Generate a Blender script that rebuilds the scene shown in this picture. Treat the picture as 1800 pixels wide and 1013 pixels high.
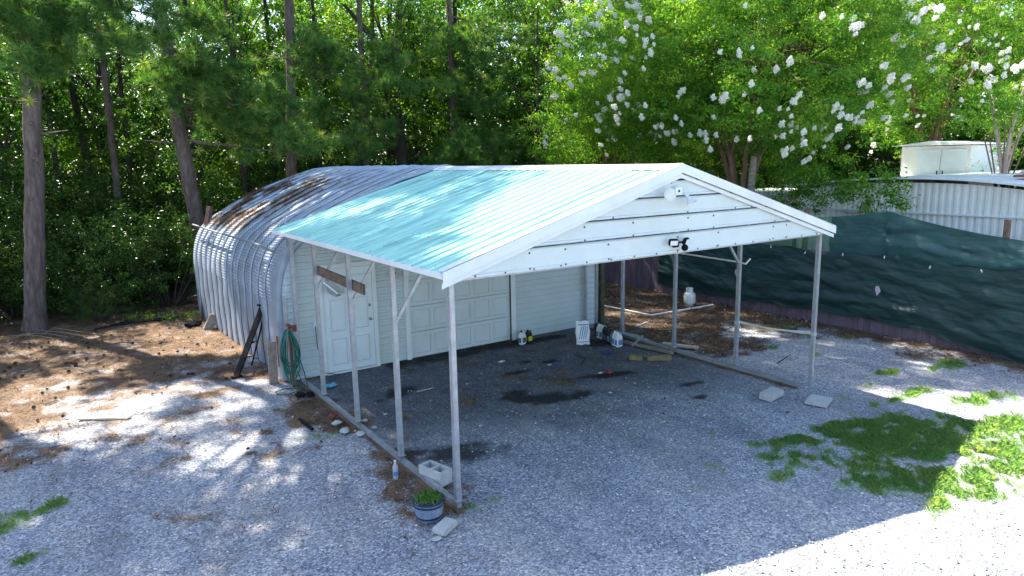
import bpy, bmesh, math, random
import numpy as np
from mathutils import Vector, Matrix
for o in list(bpy.data.objects): bpy.data.objects.remove(o)
S = bpy.context.scene; COL = S.collection
random.seed(7); RNG = np.random.default_rng(11); PI = math.pi
# ---------------- camera, sky, sun, exposure ----------------
cd = bpy.data.cameras.new('camera'); cam = bpy.data.objects.new('camera', cd); COL.objects.link(cam); S.camera = cam
cd.sensor_width = 36; cd.lens = 36*1214.3/1800; cd.clip_start = .1; cd.clip_end = 600
cam.location = (-3.4966, -6.4559, 3.9034); cam.rotation_euler = (1.38912, .01974, -.59071)
SUN = Vector((-.59, 2.04, 2.71)).normalized()
w = bpy.data.worlds.new('World'); S.world = w; w.use_nodes = True
nt = w.node_tree; sky = nt.nodes.new('ShaderNodeTexSky'); sky.sky_type = 'NISHITA'; sky.sun_disc = False
sky.sun_elevation = math.asin(SUN.z); sky.sun_rotation = math.atan2(SUN.x, SUN.y)
nt.links.new(sky.outputs[0], nt.nodes['Background'].inputs[0]); nt.nodes['Background'].inputs[1].default_value = .13
sl = bpy.data.lights.new('sun', 'SUN'); sl.energy = 5.0; sl.angle = math.radians(.5); sl.color = (1, .91, .77)
so = bpy.data.objects.new('sun', sl); COL.objects.link(so); so.rotation_euler = SUN.to_track_quat('Z', 'Y').to_euler(); so.location = SUN*40
S.view_settings.view_transform = 'Standard'; S.view_settings.look = 'None'; S.view_settings.exposure = 1.88; S.view_settings.gamma = 1
S.render.resolution_x = 1024; S.render.resolution_y = 576

# ---------------- materials ----------------
MATS = {}
def mat(name, col, rough=.6, metal=0., var=.15, scale=6., bump=0., bscale=40., stain=None, stain_amt=0., stretch=(1, 1, 1), spec=.5):
    m = bpy.data.materials.new(name); m.use_nodes = True; t = m.node_tree; N = t.nodes; L = t.links; b = N['Principled BSDF']
    tc = N.new('ShaderNodeTexCoord'); mp = N.new('ShaderNodeMapping'); mp.inputs['Scale'].default_value = stretch; L.new(tc.outputs['Object'], mp.inputs[0])
    n1 = N.new('ShaderNodeTexNoise'); n1.inputs['Scale'].default_value = scale; n1.inputs['Detail'].default_value = 6; L.new(mp.outputs[0], n1.inputs[0])
    r = N.new('ShaderNodeValToRGB'); c = Vector(col)
    r.color_ramp.elements[0].position = .3; r.color_ramp.elements[1].position = .7
    r.color_ramp.elements[0].color = (*[max(0, x*(1-var)) for x in c], 1); r.color_ramp.elements[1].color = (*[min(1, x*(1+var)) for x in c], 1)
    L.new(n1.outputs[0], r.inputs[0]); out = r.outputs[0]
    if stain:
        n2 = N.new('ShaderNodeTexNoise'); n2.inputs['Scale'].default_value = scale*.37; n2.inputs['Detail'].default_value = 8; n2.inputs['Roughness'].default_value = .65; L.new(mp.outputs[0], n2.inputs[0])
        r2 = N.new('ShaderNodeValToRGB'); r2.color_ramp.elements[0].position = .5; r2.color_ramp.elements[1].position = .68
        r2.color_ramp.elements[1].color = (stain_amt,)*3+(1,)
        r2.color_ramp.elements[0].color = (0, 0, 0, 1); L.new(n2.outputs[0], r2.inputs[0])
        mx = N.new('ShaderNodeMix'); mx.data_type = 'RGBA'; L.new(r2.outputs[0], mx.inputs[0]); L.new(out, mx.inputs[6]); mx.inputs[7].default_value = (*stain, 1); out = mx.outputs[2]
    L.new(out, b.inputs['Base Color']); b.inputs['Roughness'].default_value = rough; b.inputs['Metallic'].default_value = metal; b.inputs['Specular IOR Level'].default_value = spec
    if bump:
        n3 = N.new('ShaderNodeTexNoise'); n3.inputs['Scale'].default_value = bscale; n3.inputs['Detail'].default_value = 5; L.new(mp.outputs[0], n3.inputs[0])
        bp = N.new('ShaderNodeBump'); bp.inputs['Strength'].default_value = bump; bp.inputs['Distance'].default_value = .02; L.new(n3.outputs[0], bp.inputs['Height']); L.new(bp.outputs[0], b.inputs['Normal'])
    MATS[name] = m; return m
def leafmat(name, lo, mid, hi, trans=.4, rough=.42):
    m = bpy.data.materials.new(name); m.use_nodes = True; t = m.node_tree; N = t.nodes; L = t.links; b = N['Principled BSDF']
    a = N.new('ShaderNodeAttribute'); a.attribute_name = 'tint'
    r = N.new('ShaderNodeValToRGB'); r.color_ramp.elements[0].color = (*lo, 1); r.color_ramp.elements[1].color = (*hi, 1)
    e = r.color_ramp.elements.new(.5); e.color = (*mid, 1); L.new(a.outputs['Fac'], r.inputs[0]); L.new(r.outputs[0], b.inputs['Base Color'])
    b.inputs['Roughness'].default_value = rough; b.inputs['Specular IOR Level'].default_value = .22
    tr = N.new('ShaderNodeBsdfTranslucent')
    g = N.new('ShaderNodeMix'); g.data_type = 'RGBA'; g.blend_type = 'MULTIPLY'; g.inputs[0].default_value = 1; L.new(r.outputs[0], g.inputs[6]); g.inputs[7].default_value = (1.5, 1.6, .5, 1) if 'petal' not in name else (1, 1, .97, 1); L.new(g.outputs[2], tr.inputs[0])
    mx = N.new('ShaderNodeMixShader'); mx.inputs[0].default_value = trans; L.new(b.outputs[0], mx.inputs[1]); L.new(tr.outputs[0], mx.inputs[2]); L.new(mx.outputs[0], N['Material Output'].inputs[0])
    return m
galv = mat('galvanised', (.36, .39, .43), .42, .55, .18, 9, .05, 60, (.30, .27, .24), .5)
white = mat('white_trim', (.68, .72, .73), .5, 0, .04, 3, 0, 40, (.45, .42, .36), .35)
gablem = mat('gable_white', (.56, .635, .64), .5, 0, .05, 2.2, .03, 20, (.50, .50, .44), .45)
roofm = mat('roof_paint', (.35, .64, .55), .6, 0, .26, 3.0, .02, 30, (.16, .42, .43), .8, stretch=(.35, 3.2, .35))
roofedge = mat('roof_underside', (.55, .57, .58), .5, .3)
rust = mat('rusty_screw', (.10, .055, .035), .8)
hutm = mat('hut_steel', (.33, .39, .48), .45, .45, .12, 4, .04, 25, (.26, .28, .31), .6, stretch=(1, .5, 1))
siding = mat('siding', (.50, .575, .60), .55, 0, .04, 2.5, .02, 30, (.52, .50, .36), .45)
doorm = mat('door_white', (.66, .73, .77), .45, 0, .03, 3, 0, 40, (.55, .54, .48), .3)
gdoorm = mat('garage_door', (.56, .62, .64), .5, 0, .03, 3, .02, 40, (.52, .51, .42), .4)
dark = mat('dark_gap', (.02, .02, .022), .8)
blackm = mat('black_plastic', (.012, .012, .014), .8, 0, .3, 12, spec=.08)
brownpost = mat('rusty_steel', (.085, .045, .038), .75, 0, .3, 10, .2)
wood = mat('weathered_wood', (.26, .22, .18), .85, 0, .3, 5, .3, 40, (.12, .10, .08), .6, stretch=(3, .6, 3))
oldwood = mat('brown_board', (.12, .08, .055), .85, 0, .4, 8, .3, 40)
palewood = mat('pale_plank', (.47, .40, .32), .8, 0, .15, 6, .1, 40, stretch=(.7, 4, 1))
mossy = mat('mossy_post', (.06, .062, .035), .9, 0, .4, 8, .4)
concrete = mat('concrete', (.46, .46, .44), .9, 0, .10, 14, .4, 90, (.30, .29, .26), .4)
rockm = mat('rock', (.40, .42, .41), .9, 0, .2, 9, .5, 50)
brickm = mat('brick', (.20, .05, .04), .9, 0, .3, 15, .4)
hosem = mat('green_hose', (.008, .115, .085), .32, 0, .15, 6)
bluewood = mat('blue_grey_barrel', (.17, .23, .33), .7, 0, .25, 9, .2, 40, (.35, .36, .36), .6)
band = mat('barrel_band', (.02, .03, .07), .5)
soil = mat('soil', (.05, .035, .022), .95, 0, .4, 20, .8)
tankm = mat('tank_white', (.62, .66, .66), .35, 0, .05, 8, 0, 40, (.30, .24, .16), .5)
jugw = mat('jug_white', (.72, .74, .76), .4, 0, .05); jugk = mat('jug_black', (.015, .014, .016), .35); jugb = mat('jug_smoky', (.13, .15, .20), .35)
labely = mat('label_yellow', (.6, .55, .05), .5); labelb = mat('label_blue', (.10, .22, .42), .5); labelg = mat('label_grey', (.10, .11, .13), .5); redm = mat('red_scrap', (.45, .03, .05), .5)
bluem = mat('blue_scrap', (.03, .05, .42), .45); purm = mat('violet_scrap', (.05, .03, .30), .5); cyanm = mat('cyan_cloth', (.12, .42, .55), .8); paper = mat('paper_white', (.7, .7, .68), .7)
fencew = mat('purple_grey_board', (.115, .085, .115), .85, 0, .25, 3, .2, 30, (.05, .04, .05), .6, stretch=(2, 2, .3))
trailer = mat('trailer_siding', (.72, .73, .70), .5, 0, .05, 2, 0, 30, (.48, .49, .44), .4)
trroof = mat('trailer_roof', (.66, .69, .70), .5, 0, .08, 1.5, .03, 20, (.42, .44, .42), .5)
barkm = mat('pine_bark', (.125, .095, .085), .95, 0, .45, 9, 1.0, 22, (.055, .042, .04), .7, stretch=(1.6, 1.6, .35))
barkd = mat('dark_bark', (.045, .036, .030), .95, 0, .4, 7, .8, 20, stretch=(1.5, 1.5, .4))
barkp = mat('myrtle_bark', (.15, .085, .05), .7, 0, .35, 6, .3, 20, (.22, .16, .12), .6, stretch=(1.5, 1.5, .4))
needlem = leafmat('pine_needles', (.030, .075, .022), (.095, .225, .055), (.36, .44, .11), .36, .45)
pinecan = leafmat('pine_canopy', (.016, .05, .012), (.03, .09, .02), (.06, .14, .03), .12, .5)
leafd = leafmat('dark_leaf', (.016, .048, .010), (.034, .100, .016), (.11, .20, .03), .38, .33)
leafb = leafmat('bright_leaf', (.035, .100, .012), (.085, .200, .022), (.24, .34, .04), .5, .4)
leafm = leafmat('myrtle_leaf', (.020, .085, .013), (.095, .235, .030), (.36, .48, .07), .5, .38)
shrubm = leafmat('shrub_leaf', (.018, .050, .012), (.045, .105, .022), (.11, .19, .04), .28, .28)
grassm = leafmat('grass_blades', (.13, .29, .14), (.26, .45, .19), (.58, .58, .30), .4, .6)
strawm = leafmat('straw', (.07, .035, .018), (.19, .105, .05), (.36, .23, .12), .05, .8)
stonem = leafmat('stones', (.10, .105, .115), (.34, .34, .34), (.72, .71, .68), 0, .8)
petal = mat('white_petals', (.80, .78, .74), .7, 0, .1, 30)
conem = mat('pine_cone', (.055, .03, .022), .9, 0, .4, 40, .5)

# ---------------- mesh helpers ----------------
def tag(o, label=None, cat=None, group=None, kind=None):
    if label: o['label'] = label
    if cat: o['category'] = cat
    if group: o['group'] = group
    if kind: o['kind'] = kind
    return o
def empty(name, loc, label, cat, group=None, rz=0):
    o = bpy.data.objects.new(name, None); COL.objects.link(o); o.location = loc; o.rotation_euler = (0, 0, rz); o.empty_display_size = .1
    return tag(o, label, cat, group)
class MB:
    def __init__(s): s.v = []; s.f = []; s.m = []; s.mats = []
    def mi(s, m):
        if m not in s.mats: s.mats.append(m)
        return s.mats.index(m)
    def add(s, vs, fs, m=None):
        o = len(s.v); s.v += [tuple(v) for v in vs]; s.f += [tuple(i+o for i in f) for f in fs]; s.m += [s.mi(m) if m else 0]*len(fs); return s
    def box(s, c, d, rot=None, m=None, bev=0.):
        bm = bmesh.new(); bmesh.ops.create_cube(bm, size=1)
        for v in bm.verts: v.co = Vector((v.co.x*d[0], v.co.y*d[1], v.co.z*d[2]))
        if bev: bmesh.ops.bevel(bm, geom=bm.edges[:], offset=bev, segments=2, affect='EDGES')
        M = rot.to_4x4() if rot is not None else Matrix()
        vs = [M@v.co+Vector(c) for v in bm.verts]; bm.verts.index_update(); fs = [[v.index for v in f.verts] for f in bm.faces]; bm.free()
        return s.add(vs, fs, m)
    def bar(s, a, b, wd, h, m=None, bev=0., up=(0, 0, 1)):
        a = Vector(a); b = Vector(b); z = (b-a).normalized(); u = Vector(up)
        if abs(z.dot(u)) > .99: u = Vector((0, 1, 0))
        x = u.cross(z).normalized(); y = z.cross(x); R = Matrix((x, y, z)).transposed()
        return s.box((a+b)/2, (wd, h, (b-a).length), R, m, bev)
    def tube(s, pts, r, n=8, m=None, cap=True):
        pts = [Vector(p) for p in pts]; k = len(pts); rs = r if isinstance(r, (list, tuple)) else [r]*k
        t0 = (pts[1]-pts[0]).normalized(); u = Vector((0, 0, 1)) if abs(t0.z) < .9 else Vector((1, 0, 0)); x = t0.cross(u).normalized(); vs = []
        for i, p in enumerate(pts):
            t = (pts[min(i+1, k-1)]-pts[max(i-1, 0)]).normalized(); x = (x-t*x.dot(t)).normalized(); y = t.cross(x)
            for j in range(n): a = 2*PI*j/n; vs.append(p+(x*math.cos(a)+y*math.sin(a))*rs[i])
        fs = [(i*n+j, i*n+(j+1) % n, (i+1)*n+(j+1) % n, (i+1)*n+j) for i in range(k-1) for j in range(n)]
        if cap: fs += [tuple(range(n))[::-1], tuple(range((k-1)*n, k*n))]
        return s.add(vs, fs, m)
    def lathe(s, prof, c=(0, 0, 0), n=24, m=None, rot=None):
        vs = []; k = len(prof); M = rot.to_4x4() if rot is not None else Matrix()
        for r, z in prof:
            for j in range(n): a = 2*PI*j/n; vs.append(M@Vector((r*math.cos(a), r*math.sin(a), z))+Vector(c))
        fs = [(i*n+j, i*n+(j+1) % n, (i+1)*n+(j+1) % n, (i+1)*n+j) for i in range(k-1) for j in range(n)]+[tuple(range(n))[::-1], tuple(range((k-1)*n, k*n))]
        return s.add(vs, fs, m)
    def rock(s, c, d, seed, m=None, sub=2, amp=.22):
        bm = bmesh.new(); bmesh.ops.create_icosphere(bm, subdivisions=sub, radius=.5); rr = random.Random(seed); off = [Vector((rr.uniform(-1, 1), rr.uniform(-1, 1), rr.uniform(-1, 1))).normalized() for _ in range(7)]
        for v in bm.verts:
            q = v.co.copy()
            for o in off:
                dd = q.dot(o)
                if dd > .34: q -= o*(dd-.34)
            q *= 1+rr.uniform(-.05, .05)*(sub < 3); v.co = Vector((q.x*d[0], q.y*d[1], q.z*d[2]))*1.25
        vs = [v.co+Vector(c) for v in bm.verts]; fs = [[v.index for v in f.verts] for f in bm.faces]; bm.free(); return s.add(vs, fs, m)
    def build(s, name, m=None, parent=None, smooth=False, kind=None):
        me = bpy.data.meshes.new(name); me.from_pydata(s.v, [], s.f)
        for x in (s.mats or [m]): me.materials.append(x)
        if s.mats: me.polygons.foreach_set('material_index', s.m)
        if smooth:
            me.polygons.foreach_set('use_smooth', [True]*len(me.polygons))
            try: me.set_sharp_from_angle(angle=math.radians(38))
            except Exception: pass
        me.update(); o = bpy.data.objects.new(name, me); COL.objects.link(o); o.parent = parent
        if kind: o['kind'] = kind
        return o
def soup(name, V, nper, m, tint, parent=None, kind=None):
    """V: (N,nper,3) array of separate polygons"""
    n = len(V); me = bpy.data.meshes.new(name); me.vertices.add(n*nper); me.vertices.foreach_set('co', V.astype(np.float32).ravel())
    me.loops.add(n*nper); me.loops.foreach_set('vertex_index', np.arange(n*nper, dtype=np.int32)); me.polygons.add(n)
    me.polygons.foreach_set('loop_start', np.arange(0, n*nper, nper, dtype=np.int32))
    a = me.attributes.new('tint', 'FLOAT', 'FACE'); a.data.foreach_set('value', np.clip(tint, 0, 1).astype(np.float32))
    me.materials.append(m); me.update(calc_edges=True); o = bpy.data.objects.new(name, me); COL.objects.link(o); o.parent = parent
    if kind: o['kind'] = kind
    return o
def unit(a): return a/np.maximum(np.linalg.norm(a, axis=-1, keepdims=True), 1e-9)
def leafquads(C, size, up=.5, wid=.42, rng=RNG):
    n = len(C); nn = unit(rng.normal(size=(n, 3))+np.array([0, 0, up])); t = unit(np.cross(nn, rng.normal(size=(n, 3)))); b = np.cross(nn, t)
    s = size*rng.uniform(.65, 1.3, (n, 1)); f = nn*s*.10
    return np.stack([C-t*s*.5, C+b*s*wid*.5+f, C+t*s*.5, C-b*s*wid*.5+f], 1)
def clumps(cent, per, rad, rng=RNG, flat=.6):
    c = np.repeat(cent, per, 0); d = rng.normal(size=(len(c), 3)); d[:, 2] *= flat
    r = np.repeat(rad*rng.uniform(.6, 1.35, len(cent)), per)[:, None]; return c+d*r*.55
def needles(cent, per, ln, wd, rng=RNG, up=.4, dirs=None):
    c = np.repeat(cent, per, 0); n = len(c); base = np.array([0, 0, up]) if dirs is None else np.repeat(dirs, per, 0)
    d = unit(rng.normal(size=(n, 3))+base); l = ln*rng.uniform(.7, 1.15, (n, 1)); s = unit(np.cross(d, rng.normal(size=(n, 3))))*wd*.5
    return np.stack([c-s+d*.02, c+s+d*.02, c+d*l], 1)
# value noise
class VN:
    def __init__(s, seed): s.g = np.random.default_rng(seed).random((256, 256))
    def __call__(s, x, y):
        xi = np.floor(x).astype(int); yi = np.floor(y).astype(int); fx = x-xi; fy = y-yi; fx = fx*fx*(3-2*fx); fy = fy*fy*(3-2*fy); g = s.g
        a = g[xi % 256, yi % 256]; b = g[(xi+1) % 256, yi % 256]; c = g[xi % 256, (yi+1) % 256]; d = g[(xi+1) % 256, (yi+1) % 256]
        return (a*(1-fx)+b*fx)*(1-fy)+(c*(1-fx)+d*fx)*fy
    def fbm(s, x, y, o=4):
        t = 0; a = .5; k = 0
        for i in range(o): t = t+a*s(x*2**i+17*i, y*2**i+31*i); k += a; a *= .5
        return t/k
n1, n2, n3, n4 = VN(1), VN(2), VN(3), VN(4)
def sm(a, b, x): t = np.clip((x-a)/(b-a), 0, 1); return t*t*(3-2*t)
def ell(x, y, cx, cy, rx, ry, rot=0):
    c, s_ = math.cos(rot), math.sin(rot); u = ((x-cx)*c+(y-cy)*s_)/rx; v = (-(x-cx)*s_+(y-cy)*c)/ry; return 1-np.sqrt(u*u+v*v)

# ---------------- ground ----------------
def masks(x, y):
    f = n1.fbm(x*.9, y*.9); g = n2.fbm(x*2.6, y*2.6); h = n3.fbm(x*7, y*7, 3)
    # pine straw, left yard
    edge = 6.3-.25*np.minimum(x+2.5, 0)*-1+0*x
    left = sm(-2.2, 2.4, (y-edge)+(f-.5)*6.5+(g-.5)*4.2)*sm(.3, -.5, x+(g-.5)*.6)
    back = sm(8, 10, y)
    right = sm(6.9, 7.5, x+(g-.5)*.8)*sm(-.5, 1.0, (y-2.6)+(f-.5)*3+(g-.5)*2.2+np.clip(9-x, -2, 0)*-.25)
    fs = sm(9.9, 10.9, x+(f-.5)*1.6)*sm(-4.5, -2, y)*.9
    rail = .95*sm(.0, .5, .55-np.abs(x+.15)+(g-.5)*1.1+(f-.5)*.9)*sm(-.4, .2, y)*sm(6.5, 6, y)
    rail2 = .7*sm(.0, .4, .28-np.abs(x-6.75)+(g-.5)*.7)*sm(-.2, .5, y)*sm(6.5, 6, y)
    spots = sm(.54, .68, g)*.7*sm(-.2, .3, f-.40)*sm(.3, -.4, x)*sm(0, 2.5, y)
    deb = .75*sm(.50, .66, n4.fbm(x*2.1+9, y*2.1))*sm(.42, .6, g)*sm(0, .4, x)*sm(6.6, 6, x)*sm(1.2, 3, y)*sm(6.1, 5.9, y)
    straw = np.clip(np.maximum.reduce([left, deb, back*sm(.3, -.3, x)+back*(x > 6.9), right, fs, rail, rail2, spots]), 0, 1)
    straw = straw*sm(.22, .52, h*.8+straw*.42)*(.55+.45*sm(.3, .5, n4.fbm(x*3.1, y*3.1)))
    # worn asphalt pad
    pad = sm(0, .5, x+.05)*sm(7.1, 6.7, x)*sm(6.2, 6.0, y)*sm(.2, 2.9, y-.05*x+(f-.5)*2.0)
    pad = np.maximum(pad, 0)
    st = np.zeros_like(x); jit = (g-.5)*.6+(h-.5)*.5
    for e in [(3.05, 2.45, .62, .30, -.5), (3.55, 2.25, .42, .24, .2), (2.75, 2.9, .35, .22, .3), (.75, 1.35, .78, .36, -.3), (.2, 1.7, .35, .25, 0), (3.2, 5.75, 1.7, .3, 0), (4.4, 4.1, .2, .12, 0), (4.0, 4.4, .18, .1, 0), (3.5, 3.9, .26, .13, 0), (4.75, 2.75, .5, .16, -.4), (5.5, 1.5, .25, .12, 0), (5.0, 5.6, 1.3, .22, 0), (1.2, 4.2, .5, .2, .3), (6.0, 4.6, .5, .4, 0), (5.1, .95, .18, .1, 0)]:
        st = np.maximum(st, sm(-.22, .50, ell(x, y, *e)+jit*1.7))
    return straw, pad, st
GR = [(5.5, -1.75, .95, .62, -.5), (6.5, -1.7, 1.2, .6, -.3), (4.6, -2.35, .75, .62, -.3), (5.9, -2.3, 1.0, .45, -.3), (4.75, -1.15, .7, .22, -.5), (3.6, -1.65, .36, .2, .2), (3.1, -.95, .22, .2, 0), (4.05, -.2, .15, .13, 0), (4.2, -.75, .14, .1, 0),
      (7.75, -1.05, 1.0, .17, -.08), (6.6, -2.75, 1.25, .5, -.5), (5.3, -3.05, .8, .45, -.5), (7.2, -3.5, .8, .6, 0), (4.4, -3.1, .35, .25, 0), (8.8, -.2, .5, .16, -.2), (10.2, -.6, .5, .25, 0), (-4.5, 2.6, .55, .4, .5), (-3.9, 2.9, .3, .15, .5), (-4.1, 1.7, .2, .1, .5), (-3.3, 2.4, .12, .08, 0), (-.55, 3.1, .3, .2, 0), (2.6, -1.2, .08, .06, 0), (8.6, 2.1, .18, .12, 0), (8.8, 1.2, .14, .1, 0), (10.6, 3, .4, .2, 0), (10.5, 1.6, .3, .15, 0), (9.6, -.6, .35, .15, 0), (6.9, -.5, .2, .1, 0), (.25, -.05, .25, .12, 0), (8.0, -.4, .3, .1, 0), (7.0, -4.2, 1.6, .8, 0), (7.7, -2.5, .9, .4, -.3), (8.6, -1.8, .8, .3, -.2), (6.0, -1.25, .9, .25, -.3), (5.9, -3.1, 1.3, .55, -.4), (5.0, -2.75, 1.0, .55, -.4), (6.7, -2.2, 1.3, .6, -.3), (4.2, -1.35, .5, .3, -.4), (5.6, -1.9, 1.4, .75, -.4)]
def grassmask(x, y):
    g = n2.fbm(x*3+5, y*3); h = n4.fbm(x*9, y*9, 3); m = np.full_like(x, -9.)
    for e in GR: m = np.maximum(m, ell(x, y, *e)*min(1, e[2]*3))
    return sm(.0, .95, m*1.3+(g-.5)*1.9+(h-.5)*1.6)*sm(-.6, .15, m)
def grid_ground():
    xs = np.concatenate([[-300, -120, -50, -25, -14], np.arange(-9, 14.01, .05), [17, 22, 30, 50, 120, 300]]); ys = np.concatenate([[-300, -120, -50, -25, -12], np.arange(-6, 18.01, .05), [22, 28, 36, 50, 120, 300]])
    X, Y = np.meshgrid(xs, ys); nx, ny = len(xs), len(ys); inner = sm(-9, -8, X)*sm(14, 13, X)*sm(-6, -5, Y)*sm(18, 17, Y)
    Z = (n1.fbm(X*.5, Y*.5)-.5)*.03*inner+(n4.fbm(X*8, Y*8, 3)-.5)*.022*inner
    st, pad, oil = masks(X, Y); gm = grassmask(X, Y)
    Z += st*inner*(.012+.02*(n2.fbm(X*5, Y*5)-.5)); Z -= .012
    V = np.stack([X, Y, Z], -1).reshape(-1, 3); i = (np.arange(ny-1)[:, None]*nx+np.arange(nx-1)[None]).ravel(); F = np.stack([i, i+1, i+nx+1, i+nx], 1)
    me = bpy.data.meshes.new('ground'); me.vertices.add(len(V)); me.vertices.foreach_set('co', V.ravel().astype(np.float32)); me.loops.add(F.size); me.loops.foreach_set('vertex_index', F.ravel().astype(np.int32)); me.polygons.add(len(F)); me.polygons.foreach_set('loop_start', np.arange(0, F.size, 4, dtype=np.int32))
    for n, d in (('straw', st), ('pad', pad), ('oil', oil), ('grassy', gm)):
        a = me.attributes.new(n, 'FLOAT', 'POINT'); a.data.foreach_set('value', d.ravel().astype(np.float32))
    me.update(calc_edges=True); me.polygons.foreach_set('use_smooth', [True]*len(F)); o = bpy.data.objects.new('ground', me); COL.objects.link(o); o['kind'] = 'structure'
    m = bpy.data.materials.new('ground_mix'); m.use_nodes = True; t = m.node_tree; N = t.nodes; L = t.links; b = N['Principled BSDF']; geo = N.new('ShaderNodeNewGeometry')
    def nz(s, d=4, r=.6): q = N.new('ShaderNodeTexNoise'); q.inputs['Scale'].default_value = s; q.inputs['Detail'].default_value = d; q.inputs['Roughness'].default_value = r; L.new(geo.outputs['Position'], q.inputs[0]); return q
    def ramp(src, *st):
        r = N.new('ShaderNodeValToRGB'); e = r.color_ramp.elements
        while len(e) < len(st): e.new(.5)
        for k, (p_, c_) in enumerate(st): e[k].position = p_; e[k].color = (*c_, 1)
        L.new(src, r.inputs[0]); return r.outputs[0]
    def mix(f, a_, b_, bt='MIX'):
        q = N.new('ShaderNodeMix'); q.data_type = 'RGBA'; q.blend_type = bt
        for i_, s_ in ((0, f), (6, a_), (7, b_)):
            if hasattr(s_, 'links'): L.new(s_, q.inputs[i_])
            else: q.inputs[i_].default_value = s_ if i_ == 0 else (*s_, 1)
        return q.outputs[2]
    def att(n): q = N.new('ShaderNodeAttribute'); q.attribute_name = n; return q.outputs['Fac']
    def mathn(op, a_, b_):
        q = N.new('ShaderNodeMath'); q.operation = op; q.use_clamp = True
        for i_, s_ in ((0, a_), (1, b_)):
            if hasattr(s_, 'links'): L.new(s_, q.inputs[i_])
            else: q.inputs[i_].default_value = s_
        return q.outputs[0]
    vo = N.new('ShaderNodeTexVoronoi'); vo.inputs['Scale'].default_value = 50; L.new(geo.outputs['Position'], vo.inputs[0])
    sep = N.new('ShaderNodeSeparateColor'); L.new(vo.outputs['Color'], sep.inputs[0])
    grav = ramp(sep.outputs[0], (0, (.10, .115, .145)), (.3, (.25, .27, .315)), (.75, (.38, .40, .45)), (1, (.66, .66, .65)))
    big = ramp(nz(1.1, 6).outputs[0], (.33, (.70, .71, .76)), (.5, (.92, .92, .92)), (.68, (1.08, 1.04, .98))); grav = mix(1., grav, big, 'MULTIPLY'); trk = ramp(nz(.45, 6, .7).outputs[0], (.42, (0, 0, 0)), (.62, (1, 1, 1))); grav = mix(mathn('MULTIPLY', trk, .30), grav, (.30, .27, .23))
    mt = N.new('ShaderNodeMapping'); mt.inputs['Rotation'].default_value = (0, 0, .25); mt.inputs['Scale'].default_value = (1.6, .22, 1); L.new(geo.outputs['Position'], mt.inputs[0]); nt_ = nz(1.0, 5, .6); L.new(mt.outputs[0], nt_.inputs[0])
    grav = mix(1., grav, ramp(nt_.outputs[0], (.35, (.80, .80, .82)), (.5, (1, 1, 1)), (.66, (1.16, 1.13, 1.08))), 'MULTIPLY')
    fl = ramp(nz(13, 5, .7).outputs[0], (.60, (0, 0, 0)), (.68, (1, 1, 1))); flm = mathn('MULTIPLY', fl, .5); grav = mix(flm, grav, (.10, .085, .075))
    asp = ramp(sep.outputs[1], (0, (.055, .060, .072)), (.6, (.105, .112, .134)), (.95, (.16, .165, .18)), (1, (.36, .35, .34)))
    asp = mix(1., asp, ramp(nz(2.2, 7).outputs[0], (.3, (.70, .70, .75)), (.7, (1.35, 1.3, 1.25))), 'MULTIPLY')
    c = mix(mathn('MULTIPLY', att('pad'), .93), grav, asp)
    mp = N.new('ShaderNodeMapping'); mp.inputs['Scale'].default_value = (1, 1, 1); L.new(geo.outputs['Position'], mp.inputs[0])
    sn = nz(38, 4, .75); straw = ramp(sn.outputs[0], (.30, (.040, .025, .017)), (.48, (.145, .098, .066)), (.68, (.36, .265, .185)))
    straw = mix(1., straw, ramp(nz(2.5, 7, .7).outputs[0], (.38, (.42, .42, .46)), (.60, (1.1, 1.05, 1))), 'MULTIPLY')
    sx = N.new('ShaderNodeSeparateXYZ'); L.new(geo.outputs['Position'], sx.inputs[0]); sxm = N.new('ShaderNodeMapRange'); sxm.inputs[1].default_value = 6.4; sxm.inputs[2].default_value = 7.2; L.new(sx.outputs[0], sxm.inputs[0])
    straw = mix(mathn('MULTIPLY', sxm.outputs[0], .62), straw, ramp(nz(30, 5, .75).outputs[0], (.4, (.020, .015, .013)), (.56, (.075, .052, .040)), (.70, (.42, .36, .29))))
    strm = ramp(mathn('ADD', mathn('MULTIPLY', att('straw'), .50), mathn('MULTIPLY', nz(17, 7, .8).outputs[0], .85)), (.54, (0, 0, 0)), (.76, (1, 1, 1)))
    c = mix(strm, c, straw)
    gsoil = ramp(nz(20, 4).outputs[0], (.35, (.13, .23, .10)), (.6, (.30, .36, .21)))
    c = mix(mathn('MULTIPLY', att('grassy'), .6), c, gsoil)
    oilm = mathn('MULTIPLY', att('oil'), .88); c = mix(oilm, c, (.014, .013, .013))
    L.new(c, b.inputs['Base Color']); b.inputs['Roughness'].default_value = .93; b.inputs['Specular IOR Level'].default_value = .25
    bp = N.new('ShaderNodeBump'); bp.inputs['Strength'].default_value = .6; bp.inputs['Distance'].default_value = .006; L.new(vo.outputs['Distance'], bp.inputs['Height']); bp.invert = True
    bp2 = N.new('ShaderNodeBump'); bp2.inputs['Strength'].default_value = .5; bp2.inputs['Distance'].default_value = .02; L.new(nz(60, 3).outputs[0], bp2.inputs['Height']); L.new(bp.outputs[0], bp2.inputs['Normal']); L.new(bp2.outputs[0], b.inputs['Normal'])
    me.materials.append(m); return o
grid_ground()
GZ = .0
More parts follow.
